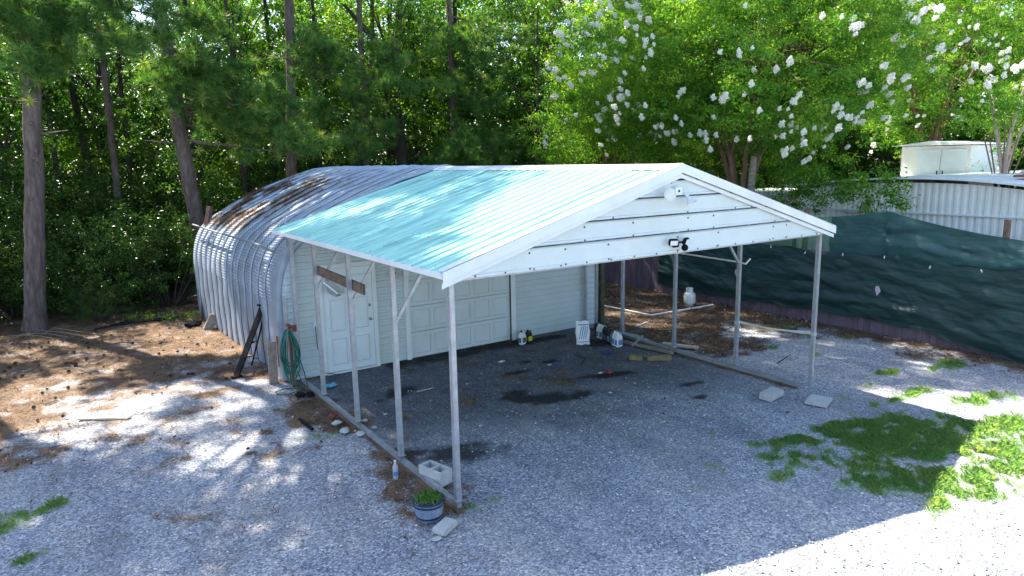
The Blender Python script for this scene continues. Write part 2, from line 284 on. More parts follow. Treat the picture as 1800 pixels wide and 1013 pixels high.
# loose stones, straw needles and grass lying on the ground
def scatter(n, x0, x1, y0, y1): return RNG.uniform(x0, x1, n), RNG.uniform(y0, y1, n)
def stones():
    x, y = scatter(26000, -5, 9, -4.6, 6); st, pad, oil = masks(x, y); d = np.hypot(x+3.5, y+6.5); k = (RNG.random(len(x)) < (1-st)*(1-.90*pad)*(1-.85*oil)*np.clip(1.5-d/14, .2, 1)); k &= ~((np.abs(x) < .07) & (y > 0)); x, y = x[k], y[k]; n = len(x)
    s = RNG.gamma(2.2, .0042, n)+.005; s = np.minimum(s*.8, .019)
    oct_ = np.array([[1, 0, 0], [0, 1, 0], [-1, 0, 0], [0, -1, 0], [0, 0, .7], [0, 0, -.5]]); a = RNG.uniform(0, 6.28, n); ca, sa = np.cos(a), np.sin(a)
    P = oct_[None]*(s[:, None, None]*RNG.uniform(.6, 1.2, (n, 6, 1))); Q = P.copy(); Q[..., 0] = P[..., 0]*ca[:, None]-P[..., 1]*sa[:, None]; Q[..., 1] = P[..., 0]*sa[:, None]+P[..., 1]*ca[:, None]
    Q += np.stack([x, y, s*.25+.0], 1)[:, None]; F = [(0, 1, 4), (1, 2, 4), (2, 3, 4), (3, 0, 4)]; T = Q[:, F].reshape(-1, 3, 3)
    tag(soup('gravel_stones', T, 3, stonem, np.repeat(RNG.beta(2.2, 2.0, n), 4), kind='stuff'), 'loose pale limestone chips scattered over the drive', 'gravel')
stones()
def strawgeo():
    x, y = scatter(150000, -9, 13, -1, 17); st, pad, oil = masks(x, y); k = (RNG.random(len(x)) < st**1.3*.75+.012*(x < 0)) & ~((x > -.25) & (x < 7.6) & (y > 5.9)); x, y = x[k], y[k]; n = len(x)
    a = RNG.uniform(0, PI, n)+n1(x*1.5, y*1.5)*2; l = RNG.uniform(.05, .11, n); z = .012+RNG.uniform(0, .02, n); tz = RNG.uniform(-.012, .02, n)
    d = np.stack([np.cos(a)*l, np.sin(a)*l, tz], 1); w_ = np.stack([-np.sin(a), np.cos(a), 0*a], 1)*RNG.uniform(.0025, .0055, n)[:, None]; c = np.stack([x, y, z], 1)
    V = np.stack([c-d-w_, c+d-w_*.4, c+d+w_*.4, c-d+w_], 1); tag(soup('pine_straw', V, 4, strawm, RNG.beta(1.6, 1.9, n)*(.45+.75*n3(x*1.2, y*1.2)), kind='stuff'), 'fallen brown pine needles covering the yard', 'pine straw')
strawgeo()
def dryleaves():
    x, y = scatter(26000, -6, 11.3, -1, 13); st, pad, oil = masks(x, y); k = (RNG.random(len(x)) < st*np.where(x > 6.8, .8, .14)+.006) & ~((x > -.3) & (x < 7.5) & (y > 5.9)); x, y = x[k], y[k]; c = np.stack([x, y, RNG.uniform(.015, .045, len(x))], 1); V = leafquads(c, .065, 1.6, .55); V[..., 2] = np.maximum(V[..., 2], .006)
    tag(soup('leaf_litter', V, 4, leafmat('dry_leaf', (.04, .022, .014), (.17, .10, .055), (.50, .40, .28), .1, .7), RNG.beta(1.1, 2.0, len(x)), kind='stuff'), 'dry brown leaves strewn over the needles beyond the right rail', 'leaf litter')
dryleaves()
def grassgeo():
    X, Y = [], []
    for e in GR:
        k = int(15000*e[2]*e[3]*3.14*1.5)+60; r = RNG.uniform(0, 1.25, k)**.6; a = RNG.uniform(0, 6.28, k); u = r*np.cos(a)*e[2]; v = r*np.sin(a)*e[3]; c, s_ = math.cos(e[4]), math.sin(e[4]); X.append(e[0]+u*c-v*s_); Y.append(e[1]+u*s_+v*c)
    x, y = np.concatenate(X), np.concatenate(Y); g = grassmask(x, y); k = RNG.random(len(x)) < g**1.3*.55*sm(.36, .62, n4.fbm(x*6.5, y*6.5, 3)+.06); x, y, g = x[k], y[k], g[k]; n = len(x)
    a = RNG.uniform(0, 6.28, n); h = np.minimum(RNG.gamma(3, .0072, n), .055)*(.5+g*.9); le = RNG.uniform(.2, 1.2, n)*h; w_ = RNG.uniform(.0014, .0032, n)
    b = np.stack([x, y, 0*x-.004], 1); s_ = np.stack([-np.sin(a), np.cos(a), 0*a], 1)*w_[:, None]; m1 = b+np.stack([np.cos(a)*le*.35, np.sin(a)*le*.35, h*.65], 1); t = b+np.stack([np.cos(a)*le, np.sin(a)*le, h], 1)
    V = np.stack([b-s_, b+s_, m1+s_*.7, t, m1-s_*.7], 1); tint = RNG.beta(1.5, 2.4, n)*.65+.75*n1.fbm(x*3, y*3)*(RNG.random(n) < .5)
    tag(soup('grass', V, 5, grassm, tint, kind='stuff'), 'patchy green crabgrass growing through the gravel', 'grass')
grassgeo()

# ---------------- carport ----------------
W = 6.75; SP = 1.524; HE = 2.76; RX = W/2; RZ = 3.80; E = .14; YF = -.13; YB = 6.42; slope = (RZ-HE)/(RX+E)
cp = empty('carport', (0, 0, 0), 'open white carport with pale blue corrugated metal roof on thin galvanised posts', 'carport')
def zr(x): return HE+slope*((x+E) if x < RX else (W+E-x))
LH = HE+slope*E-.08
for x in (0, W):
    for k in range(5):
        o = MB().box((0, 0, LH/2+.04), (.064, .064, LH-.10), bev=.004).build('post', galv, cp); o.location = (x, min(k*SP, 5.85), .045)
        b = MB().box((0, 0, .09), (.052, .052, .18), m=galv).box((0, 0, .012), (.075, .075, .012), m=galv).build('post_foot', galv, o); b.location = (0, 0, .06); b.scale = (1.30, 1.30, 1)
for x, y0, y1 in ((0, -.035, 5.75), (W, .20, 5.9)):
    MB().box((x, (y0+y1)/2, .062), (.062, y1-y0, .062), bev=.004).build('base_rail', galv, cp)
for x in (0, W): MB().box((x, (0+YB)/2, LH+.035), (.06, YB-.1, .06)).build('eave_rail', galv, cp)
for k in range(5):
    y = k*SP; m = MB()
    for sx in (-1, 1):
        x0 = 0 if sx < 0 else W; m.bar((x0, y, zr(x0)-.06), (RX, y, zr(RX)-.06), .055, .055, up=(0, 1, 0))
    m.build('rafter', galv, cp)
for k in (1, 2, 3):
    for x0, s_ in ((0, 1), (W, -1)):
        if s_ < 0 and k == 3: continue
        L_ = .40 if s_ > 0 else (.34 if k == 1 else .14)
        MB().bar((x0+s_*.03, y_ := k*SP, 1.93 if s_ > 0 else 2.02), (x0+s_*(.03+L_), k*SP, 1.93+(.60 if s_ > 0 else L_*1.3+.09)), .045, .038, bev=.003, up=(0, 1, 0)).build('knee_brace', galv, cp)
# roof panels with ribs running down the slope
def ribprof(y0, y1):
    pts = []; y = y0; P_ = .2286
    while y < y1-.02:
        for dy, dz in ((0, 0), (.012, .019), (.034, .019), (.046, 0), (.105, 0), (.111, .005), (.121, .005), (.127, 0), (.165, 0), (.171, .005), (.181, .005), (.187, 0)):
            if y+dy < y1: pts.append((y+dy, dz))
        y += P_
    pts.append((y1, 0)); return pts
RP = ribprof(YF, YB); dirt = mat('rib_dirt', (.10, .16, .17), .9, 0, .4, 12)
for side in (-1, 1):
    xe = -E-.02 if side < 0 else W+E+.02; nxs = 14; m = MB(); vs = []; nrm = Vector((side*slope, 0, 1)).normalized()
    for i in range(nxs+1):
        f = i/nxs; x = xe+(RX-xe)*f; z = HE+slope*(x+E) if side < 0 else HE+slope*(W+E-x)
        for (y, dz) in RP:
            wob = .004*math.sin(y*2.1+x*1.3)+.003*math.sin(y*5.3+x*2.9); vs.append(Vector((x, y, z))+nrm*(dz+wob))
    n = len(RP); fs = []
    for i in range(nxs):
        for j in range(n-1):
            q = (i*n+j, i*n+j+1, (i+1)*n+j+1, (i+1)*n+j); fs.append(q if side > 0 else q[::-1])
    m.add(vs, fs, roofm)
    for dist in (.09, .75, 1.5, 2.3, 3.1):
        for k in range(int((YB-YF)/.2286)):
            if random.random() < .12: continue
            x = xe-side*dist*.94; y = YF+k*.2286+.07; z = HE+slope*(x+E) if side < 0 else HE+slope*(W+E-x)
            m.lathe([(.013, 0), (.013, .006), (.007, .010)], Vector((x, y, z))+nrm*.002, 6, rust)
    for k in range(110):
        f = random.uniform(.03, .97); f2 = f+random.uniform(.015, .07); y = YF+.2286*random.randrange(1, int((YB-YF)/.2286))+random.choice((-.008, .052, .10)); q = []
        for ff, dy in ((f, 0), (f, .007), (f2, .006), (f2, .001)):
            x = xe+(RX-xe)*min(ff, .99); q.append(Vector((x, y+dy, HE+slope*(x+E) if side < 0 else HE+slope*(W+E-x)))+nrm*.0125)
        m.add(q, [(0, 1, 2, 3)], dirt)
    o = m.build('roof_panel', None, cp)
    o.modifiers.new('thick', 'SOLIDIFY').thickness = .002
# ridge cap
m = MB(); a = .19; zc = RZ+.024+.0
for side in (-1, 1):
    q = [Vector((RX, YF-.03, zc)), Vector((RX+side*a, YF-.03, zc-slope*a)), Vector((RX+side*(a+.012), YF-.03, zc-slope*a-.012))]
    vs = [v+Vector((0, dy, 0)) for v in q for dy in (0, YB-YF+.04)]; m.add(vs, [(0, 1, 3, 2), (2, 3, 5, 4)])
o = m.build('ridge_cap', white, cp); o.modifiers.new('thick', 'SOLIDIFY').thickness = .004
# eave trims and rake trims
for xe in (-E-.012, W+E+.012):
    MB().box((xe, (YF+YB)/2, HE-.030), (.018, YB-YF, .066), bev=.003).build('eave_trim', white, cp)
def rake(y, t, drop, wd, name, ext=0.):
    for side in (-1, 1):
        xe = -E-.03-ext if side < 0 else W+E+.03+ext; zt = (HE-slope*(.03+ext))+drop; m = MB(); zc_ = RZ+drop
        vs = [(xe, y, zt), (xe, y, zt-wd), (RX, y, zc_-wd), (RX, y, zc_), (xe, y+t, zt), (xe, y+t, zt-wd), (RX, y+t, zc_-wd), (RX, y+t, zc_)]
        m.add(vs, [(0, 1, 2, 3), (4, 7, 6, 5), (0, 4, 5, 1), (3, 2, 6, 7), (0, 3, 7, 4), (1, 5, 6, 2)]); m.build(name, white, cp)
rake(YF-.045, .016, .030, .118, 'rake_trim'); rake(YF-.012, .012, -.098, .055, 'rake_trim')
m = MB()
for side in (-1, 1):
    xe = -E-.03 if side < 0 else W+E+.03
    m.add([(xe, YF-.045, HE+.031), (RX, YF-.045, RZ+.031), (RX, YF+.07, RZ+.031), (xe, YF+.07, HE+.031)], [(0, 1, 2, 3)])
o = m.build('rake_cover', white, cp); o.modifiers.new('thick', 'SOLIDIFY').thickness = -.003
# gable: lapped metal bands with grooves and screws
gy = YF+.022; bands = [2.675, 2.945, 3.185, 3.42, 3.63, 3.80]; gb = empty('x', (0, 0, 0), None, None); bpy.data.objects.remove(gb)
m = MB()
def xl(z): return -E+(z-HE)/slope+.16
for i in range(len(bands)-1):
    z0, z1 = bands[i], bands[i+1]-.012; a0, a1 = max(xl(z0), .02), max(xl(z1), .02); b0, b1 = W-a0, W-a1
    if b1-a1 < .05: a1 = b1 = RX
    N_ = 16
    for y0_, y1_, zz0, zz1 in ((gy-.004, gy-.004, z0, z0+.025), (gy-.004, gy+.006, z0+.025, z0+.035), (gy+.006, gy+.006, z0+.035, z1-.03), (gy+.006, gy-.014, z1-.03, z1-.008), (gy-.014, gy+.012, z1-.008, z1)):
        l0 = max(xl(zz0), .02); l1 = max(xl(zz1), .02); l0 = min(l0, RX); l1 = min(l1, RX); vs = []; fs = []
        for j in range(N_+1):
            f = j/N_; vs.append((l0+(W-2*l0)*f, y0_, zz0)); vs.append((l1+(W-2*l1)*f, y1_, zz1))
        for j in range(N_): fs.append((2*j, 2*j+2, 2*j+3, 2*j+1))
        m.add(vs, fs, gablem)
    for fx in (.12, .22, .36, .5, .63, .76, .88):
        x = W*fx+random.uniform(-.3, .3)
        for zz in ([z0+.012, z0+.17] if i else [z0+.02, z0+.2]):
            if x > xl(zz)+.1 and x < W-xl(zz)-.1: m.lathe([(.013, 0), (.013, .006), (.007, .009)], (x, gy-.0005 if zz < z0+.1 else gy+.007, zz), 6, rust, Matrix.Rotation(PI/2, 3, 'X'))
for k in range(17): m.lathe([(.011, 0), (.011, .006), (.006, .008)], (.25+k*.39, gy-.004, 2.688), 6, rust, Matrix.Rotation(PI/2, 3, 'X'))
m.build('gable_panel', None, cp)
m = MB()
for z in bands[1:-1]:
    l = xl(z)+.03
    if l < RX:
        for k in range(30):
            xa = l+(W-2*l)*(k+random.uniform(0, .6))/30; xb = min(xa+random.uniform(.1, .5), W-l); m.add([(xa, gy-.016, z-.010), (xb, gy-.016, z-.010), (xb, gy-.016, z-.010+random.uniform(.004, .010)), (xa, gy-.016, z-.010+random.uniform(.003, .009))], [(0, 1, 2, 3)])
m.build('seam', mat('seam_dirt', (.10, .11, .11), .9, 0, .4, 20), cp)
MB().box((RX, gy+.03, 2.68), (W-.1, .05, .05)).build('gable_beam', galv, cp)
# gable lamps
fl = empty('security_light', (3.22, gy-.01, 3.45), 'old white twin-cone floodlight high on the white gable', 'security light')
MB().box((.08, -.03, .03), (.13, .06, .10), bev=.006).build('junction_box', doorm, fl); MB().lathe([(.016, 0), (.016, .006)], (.08, -.061, .03), 10, dark, Matrix.Rotation(PI/2, 3, 'X')).build('sensor_eye', dark, fl)
for dx, ax, ang in ((-.14, -.5, 1.55), (.20, .35, 2.5)):
    R_ = Matrix.Rotation(ax, 3, 'Z')@Matrix.Rotation(ang, 3, 'X'); mm = MB().lathe([(.018, -.02), (.022, .03), (.04, .07), (.072, .13), (.070, .132), (.03, .07)] if ang > 2 else [(.03, -.03), (.05, 0), (.078, .07), (.08, .09), (.072, .092), (.065, .085)], (dx, -.08, -.0 if ang < 2 else -.02), 20, rot=R_)
    mm.tube([(dx*.5, -.03, .02), (dx, -.06, .01)], .01, 8); mm.build('lamp_head', white if ang > 2 else mat('lamp_grey', (.6, .65, .6), .3), fl, True)
f2 = empty('floodlight', (3.31, gy-.005, 2.79), 'black motion floodlight with twin square heads above the gable edge', 'floodlight')
MB().box((0, -.02, 0), (.10, .04, .09), bev=.008).build('mount', blackm, f2); MB().lathe([(.03, 0), (.045, .02), (.045, .05), (.02, .075)], (.09, -.07, -.03), 16, rot=Matrix.Rotation(2.2, 3, 'X')).build('sensor', blackm, f2, True)
for dx, rz in ((-.12, -.5), (.11, .35)):
    h = MB().box((dx, -.09, .035), (.12, .05, .09), Matrix.Rotation(rz, 3, 'Z')@Matrix.Rotation(.35, 3, 'X'), bev=.01).tube([(0, -.03, .01), (dx, -.07, .03)], .012, 8).build('lamp_head', blackm, f2)
    MB().box((dx+math.sin(rz)*.028, -.09-.028, .028), (.095, .006, .065), Matrix.Rotation(rz, 3, 'Z')@Matrix.Rotation(.35, 3, 'X')).build('lens', jugw, h)

# ---------------- steel arch building with the garage front ----------------
hut = empty('steel_arch_building', (-.2, 6, 0), 'silvery ribbed steel arch hut with a white sided garage front', 'building')
PR = [(0, 0), (0, .5), (0, 1.0), (0, 1.55), (.012, 1.75), (.05, 1.95), (.12, 2.14), (.225, 2.32), (.37, 2.47), (.55, 2.60), (.78, 2.72), (1.2, 2.92), (1.9, 3.21), (2.7, 3.46), (3.2, 3.585), (3.7, 3.635)]
PR = [(x-.02*math.sin(min(z, 2)/2*PI)*1.0, z) for x, z in PR]
full = PR+[(7.4-x, z) for x, z in PR[-2::-1]]
def resample(pts, fine):
    out = []
    for i in range(len(pts)-1):
        a, b = Vector((pts[i][0], pts[i][1])), Vector((pts[i+1][0], pts[i+1][1])); n = max(1, int((b-a).length/fine)) if fine else 1
        for j in range(n): out.append(a+(b-a)*j/n)
    out.append(Vector(pts[-1])); return out
FP = resample(full, .0145)
def crimp(q):
    x, z = q; xx = min(x, 7.4-x)
    return 1.0 if (1.38 < z < 2.66 and xx < .70) else 0.
NS = 14; PT = .49; vs = []; m = MB(); L0 = 6.45
prof1 = [(0, .022), (.006, .040), (.013, .072), (.10, .070), (.38, .048), (.462, .034)]
rows = [(6.08, -.03, 0)]
for s_ in range(NS):
    for dy, dr in prof1: rows.append((L0+s_*PT+dy, dr, s_))
rows.append((L0+NS*PT, 0, NS)); n = len(FP)
nr = []
for i in range(n):
    a, b = FP[max(i-1, 0)], FP[min(i+1, n-1)]; t = (b-a).normalized(); nr.append(Vector((-t.y, t.x)))
cen = []
for (y, dr, s_) in rows:
    sh = -.036*(y-6)
    for i, q in enumerate(FP):
        c_ = (y > 6.1)*crimp(q)*(.007 if (i % 4) < 2 else -.005)*(1 if dr > .03 else .3); w_ = .006*math.sin(y*3.3+i*.09)
        d = nr[i]*(dr+c_+w_); zz = q.y+d.y
        if i in (0, n-1): zz = .01+.9*max(0, dr-.03)
        vs.append((q.x+d.x+sh-.2+(-0), y, zz))
fs = [(j*n+i, j*n+i+1, (j+1)*n+i+1, (j+1)*n+i) for j in range(len(rows)-1) for i in range(n-1)]
m.add([(a+.26, b-6, c+.14*min(1, max(0, (b-6.43)/.04))*max(0, c-2.6)) for a, b, c in vs], fs, hutm); lapm = mat('lap_shade', (.06, .07, .085), .8, 0, .3, 12); m.mi(lapm); m.m = [1 if (q//(n-1)) > 0 and (q//(n-1)-1) % 6 in (0, 5) else 0 for q in range(len(fs))]; m.build('arch_shell', None, hut)  # dark riser faces: the shadow of each lap put into the colour
# bolts on laps
m = MB()
for s_ in range(NS):
    y = L0+s_*PT+.38
    for (x, z) in [(0, .55), (0, .95), (0, 1.3), (.9, 2.78), (1.6, 3.1), (2.3, 3.40)]:
        if x == 0: m.lathe([(.013, 0), (.013, .01), (.006, .014)], (x-.036*(y-6)+.012, y-6, z), 6, rot=Matrix.Rotation(-PI/2, 3, 'Y'))
        else: m.lathe([(.013, 0), (.013, .01), (.006, .014)], (x-.036*(y-6)+.04, y-6, z+.035+.14*(z-2.6)), 6)
m.build('bolts', blackm, hut)
# flange ring at the front
for FQ in ([q for q in resample(full, .12) if q.y < 2.72 and q.x < 3], [q for q in resample(full, .12) if q.y < 2.72 and q.x > 3]):
  m = MB(); vs = []
  for q in FQ:
    cx, cz = 3.7, 1.4; d = (Vector((cx, cz))-q).normalized()
    if q.y < 1.5: d = Vector((1 if q.x < 3 else -1, 0))
    for off, y in ((-.045, 6.46), (.03, 6.46), (.03, 6.0), (-.075, 6.0), (-.075, 6.05)): vs.append((q.x+d.x*off, y-6, max(q.y+d.y*off, 0)))
  k = len(FQ); fs = [(i*5+j, i*5+(j+1) % 5, (i+1)*5+(j+1) % 5, (i+1)*5+j) for i in range(k-1) for j in range(5)]
  m.add(vs, fs); m.build('arch_flange', hutm, hut)
# siding with laps, clipped to the arch
lapd = mat('siding_lap_shade', (.11, .15, .20), .8, 0, .2, 10); m = MB(); z = .02; LAP = .127
def edge(zv):
    for i in range(len(PR)-1):
        if PR[i][1] <= zv <= PR[i+1][1]: f = (zv-PR[i][1])/(PR[i+1][1]-PR[i][1]+1e-9); return PR[i][0]+(PR[i+1][0]-PR[i][0])*f
    return 3.69
while z < 3.3:
    z1 = z+LAP; a0, a1 = edge(z)+.03, edge(z1)+.03
    for (ya, za, yb, zb) in ((-.050, z, -.048, z+.055), (-.048, z+.055, -.036, z+.062), (-.036, z+.062, -.034, z1-.008), (-.034, z1-.008, -.036, z1)):
        fa = (za-z)/LAP; fb = (zb-z)/LAP; xa = a0+(a1-a0)*fa; xb = a0+(a1-a0)*fb
        m.add([(xa, ya, za), (7.4-xa, ya, za), (7.4-xb, yb, zb), (xb, yb, zb)], [(0, 1, 2, 3)], siding)
    m.add([(a1+.001, -.0365, z1-.007), (7.4-a1, -.0365, z1-.007), (7.4-a1, -.051, z1), (a1, -.051, z1)], [(0, 1, 2, 3)], lapd)  # dark strip painting the shadow line under each siding lap
    z = z1
m.add([(edge(zz)+.02 if s_ < 0 else 7.38-edge(zz), -.03, zz) for s_ in (-1,) for zz in np.linspace(.0, 3.35, 40)]+[(7.38-edge(zz), -.03, zz) for zz in np.linspace(3.35, .0, 40)], [tuple(range(80))], siding)
fw = m.build('front_wall', siding, hut)
def X(x): return x+.2
# entry door
dfr = MB(); y = -.062
for a, b in (((X(.50), y, 1.0), (.085, .05, 2.02)), ((X(1.55), y, 1.0), (.085, .05, 2.02)), ((X(1.025), y, 2.05), (1.135, .05, .09))): dfr.box(a, b, bev=.004)
dfr.box((X(1.025), y-.01, .015), (1.0, .09, .03), m=None); dfr.build('door_frame', white, hut)
dr = MB().box((X(1.025), -.060, 1.02), (.955, .035, 1.96), bev=.003)
for cx in (.80, 1.25):
    for cz, hh in ((.42, .52), (1.12, .62), (1.72, .30)):
        for (dx, dz, ww, h2) in ((-.15, 0, .018, hh), (.15, 0, .018, hh), (0, hh/2, .318, .018), (0, -hh/2, .318, .018)): dr.box((X(cx)+dx, -.080, cz+dz), (ww, .024, h2), bev=.003)
        dr.box((X(cx), -.079, cz), (.20, .010, hh-.12), bev=.004)
do = dr.build('door', doorm, hut)
def shade_outline(rects, y, nm, par):
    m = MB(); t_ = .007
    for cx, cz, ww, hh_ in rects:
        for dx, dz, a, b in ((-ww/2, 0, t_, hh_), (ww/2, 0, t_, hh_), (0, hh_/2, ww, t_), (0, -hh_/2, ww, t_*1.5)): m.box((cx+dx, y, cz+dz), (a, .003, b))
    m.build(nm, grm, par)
grm = mat('groove_shade', (.38, .43, .47), .8, 0, .2, 12)  # grey outlines along the panel edges, shade painted in to bring out the relief
shade_outline([(X(cx), cz, .272, hh-.03) for cx in (.80, 1.25) for cz, hh in ((.42, .52), (1.12, .62), (1.72, .30))], -.0785, 'panel_shade_line', do)
brass = mat('nickel', (.25, .24, .22), .3, .9)
MB().lathe([(.03, 0), (.03, .008), (.012, .012), (.012, .04), (.024, .05), (.026, .065), (.018, .075)], (X(1.43), -.078, .97), 16, rot=Matrix.Rotation(PI/2, 3, 'X')).build('door_handle', brass, do, True)
MB().lathe([(.028, 0), (.028, .012), (.018, .018)], (X(1.43), -.078, 1.24), 16, rot=Matrix.Rotation(PI/2, 3, 'X')).build('deadbolt', brass, do, True)
# garage door: 4 rows x 5 embossed panels
gd = MB(); gx0, gx1, gz1 = 2.28, 4.66, 2.12; nr_, nc_ = 4, 5; hh = gz1/nr_
for r_ in range(nr_):
    gd.box((X((gx0+gx1)/2), -.066, .02+hh*(r_+.5)), (gx1-gx0, .03, hh-.008), bev=.003)
    for c_ in range(nc_):
        cw = (gx1-gx0)/nc_; cx = X(gx0+cw*(c_+.5)); cz = .02+hh*(r_+.5)
        for (dx, dz, ww, h2) in ((-cw*.40, 0, .014, hh*.72), (cw*.40, 0, .014, hh*.72), (0, hh*.36, cw*.8, .014), (0, -hh*.36, cw*.8, .014)): gd.box((cx+dx, -.083, cz+dz), (ww, .022, h2), bev=.003)
        gd.box((cx, -.082, cz), (cw*.62, .008, hh*.52), bev=.003)
gdo = gd.build('garage_door', gdoorm, hut); shade_outline([(X(gx0+(gx1-gx0)/nc_*(c_+.5)), .02+hh*(r_+.5), (gx1-gx0)/nc_*.77, hh*.68) for r_ in range(nr_) for c_ in range(nc_)]+[(X((gx0+gx1)/2), .02+hh*k, gx1-gx0, .002) for k in (1, 2, 3)], -.0822, 'panel_shade_line', gdo)
MB().box((X((gx0+gx1)/2), -.075, .012), (gx1-gx0+.02, .04, .024)).build('weather_seal', dark, hut)
gf = MB()
for a, b in (((X(2.225), -.068, 1.08), (.10, .06, 2.16)), ((X(4.76), -.068, 1.08), (.13, .06, 2.16)), ((X(3.47), -.068, 2.2), (2.66, .06, .11))): gf.box(a, b, bev=.004)
gf.build('garage_frame', white, hut); MB().box((X(4.678), -.10, 1.06), (.018, .01, 2.1)).build('door_track', dark, hut)
MB().box((X(7.17), -.06, 1.0), (.075, .04, 2.0), bev=.004).build('corner_trim', galv, hut); MB().box((X(-.165), -.06, .8), (.07, .04, 1.6), bev=.004).build('corner_trim', galv, hut)
eb = MB().box((X(1.97), -.09, 1.79), (.20, .08, .18), bev=.006).build('electrical_box', concrete, hut); MB().lathe([(.02, 0), (.02, .008)], (X(1.97), -.131, 1.80), 10, rot=Matrix.Rotation(PI/2, 3, 'X')).build('dial', dark, eb)
MB().box((X(.36), -.058, 1.0), (.06, .02, .10), bev=.004).build('outlet', white, hut)
MB().tube([(X(.36), -.07, .97), (X(.37), -.07, .6), (X(.42), -.072, .35), (X(.40), -.08, .08), (X(.7), -.25, .02)], .006, 6).build('wall_cable', blackm, hut)
MB().box((X(-.06)+.13, .32, 2.62), (.028, .012, .80)).build('corner_strip', galv, hut)
MB().tube([(.02+.0, .30, 2.37), (-.02, 1.3, 2.42), (-.14, 4, 2.44), (-.24, 6.9, 2.46)], .022, 8).build('conduit', mat('conduit_grey', (.16, .18, .20), .6), hut)
m = MB(); rr = random.Random(4)
pl_ = MB()
lamp = empty('porch_light', (.62, 5.7, 1.66), 'tilted dusty wedge shaped fluorescent light hanging by the entry door', 'wall light')
MB().add([(-.10, .1, .16), (.06, .22, .18), (.22, -.12, -.06), (.05, -.22, -.03), (-.11, .1, .13), (.06, .22, .15), (.21, -.12, -.09), (.04, -.22, -.06)], [(0, 1, 2, 3), (4, 7, 6, 5), (0, 3, 7, 4), (1, 5, 6, 2), (0, 4, 5, 1), (3, 2, 6, 7)]).build('hood', white, lamp)
MB().add([(-.09, .06, .115), (.04, -.19, -.07), (.16, -.12, -.10), (-.06, .04, -.04), (.03, -.14, -.12)], [(0, 3, 4, 1), (1, 4, 2), (0, 1, 2)]).build('reflector', galv, lamp)
MB().tube([(.02, .27, .2), (0, .1, .16)], .012, 8).build('bracket', galv, lamp)
# straw lying on the far roof
def roofstraw():
    n = 60000; y = L0+RNG.beta(3.2, 1.4, n)*(NS*PT-.1); u = RNG.beta(1.5, 2.6, n)*2.7+.28; yy = (y-L0) % PT
    keep = RNG.random(n) < (np.exp(-((yy-.44)/.10)**2)+.10*sm(9.5, 12.5, y+u*.3))*sm(.36, .56, n2.fbm(y*1.3+3, u*2))*1.6*sm(7.6, 10.0, y)
    y, u, yy = y[keep], u[keep], yy[keep]; n = len(y)
    px = np.array([q[0] for q in PR]); pz = np.array([q[1] for q in PR]); mono = np.maximum.accumulate(px+np.arange(len(px))*1e-6); z = np.interp(u, mono, pz); top = .07-.08*yy
    c = np.stack([u-.036*(y-6)-.14-top*.4, y, z+.14*np.clip(z-2.6, 0, 9)+top+.012+RNG.uniform(0, .03, n)], 1); d = unit(RNG.normal(size=(n, 3))*np.array([1, 1, .5])+np.array([0, .0, .0]))*RNG.uniform(.04, .09, (n, 1)); w_ = np.cross(unit(d), [0, 0, 1.])*.004
    tag(soup('roof_straw', np.stack([c-d-w_, c+d-w_, c+d+w_, c-d+w_], 1), 4, strawm, RNG.beta(1.6, 2, n), kind='stuff'), 'brown pine needles piled in the valleys of the far hut roof', 'pine straw')
roofstraw()

# ---------------- fence, shade cloth, trailer ----------------
FX = 11.32
fe = empty('board_fence', (FX, 4, 0), 'purple grey vertical board fence behind the dark netting', 'fence')
m = MB(); y = -7.
rr = random.Random(3)
m2 = MB()
while y < 13:
    w_ = .14; h = 1.72+rr.uniform(-.02, .02); dx = rr.uniform(-.006, .006)
    m.box((dx, y-4+w_/2, h/2), (.018, w_-.007, h)); y += w_
m.build('boards', fencew, fe); MB().box((.03, -1, .45), (.04, 19.5, .09)).box((.03, -1, 1.45), (.04, 19.5, .09)).build('fence_rail', fencew, fe)
for y in (-5.6, -3.2, -.86, 1.35, 3.3, 5.7, 8.0, 10.4, 12.6): o = MB().box((.09, y-4, 1.32), (.09, .09, 2.64)).build('fence_post', oldwood, fe)
def cloth(name, m_, y0, y1, top, bot, seed, amp, ny, nz, label, x0, fold=True):
    vn = VN(seed); ys = np.linspace(y0, y1, ny); vs = []
    for y in ys:
        zt, zb = top(y), bot(y)
        for k in range(nz):
            f = k/(nz-1); z = zb+(zt-zb)*f
            d = amp*(vn.fbm(np.array(y*.9+z*.35), np.array(z*3.1-y*.5), 4)-.5)*2.0+.35*amp*abs(math.sin(y*1.9+z*2.6+3*vn(np.array(y*.7), np.array(z))))
            d += .5*amp*math.exp(-((z-(zb+.28+.12*math.sin(y*1.1)))/.10)**2)
            vs.append((x0-FX-abs(float(d))*(.25+.75*math.sin(PI*min(max(f, .04), .96))**.5)-.02, y-4, z))
    fs = [(i*nz+k, i*nz+k+1, (i+1)*nz+k+1, (i+1)*nz+k) for i in range(ny-1) for k in range(nz-1)]
    o = MB().add([(a+FX, b+4, c) for a, b, c in vs], fs).build(name, m_, None, True); return o
def netmat(name, c0, c1, alpha, rough):
    m = mat(name, c0, rough, 0, .25, 3, .9, 9, c1, .5, stretch=(1, .45, 1.6)); t = m.node_tree; N = t.nodes; L = t.links
    tr = N.new('ShaderNodeBsdfTransparent'); mx = N.new('ShaderNodeMixShader'); mx.inputs[0].default_value = alpha; L.new(tr.outputs[0], mx.inputs[1]); L.new(N['Principled BSDF'].outputs[0], mx.inputs[2]); L.new(mx.outputs[0], N['Material Output'].inputs[0]); return m
tarpm = netmat('dark_green_tarp', (.005, .032, .032), (.008, .052, .048), 1., .5); netm = netmat('green_netting', (.006, .055, .052), (.009, .085, .072), .95, .5); net2m = netmat('light_green_netting', (.03, .13, .05), (.05, .17, .07), .6, .6)
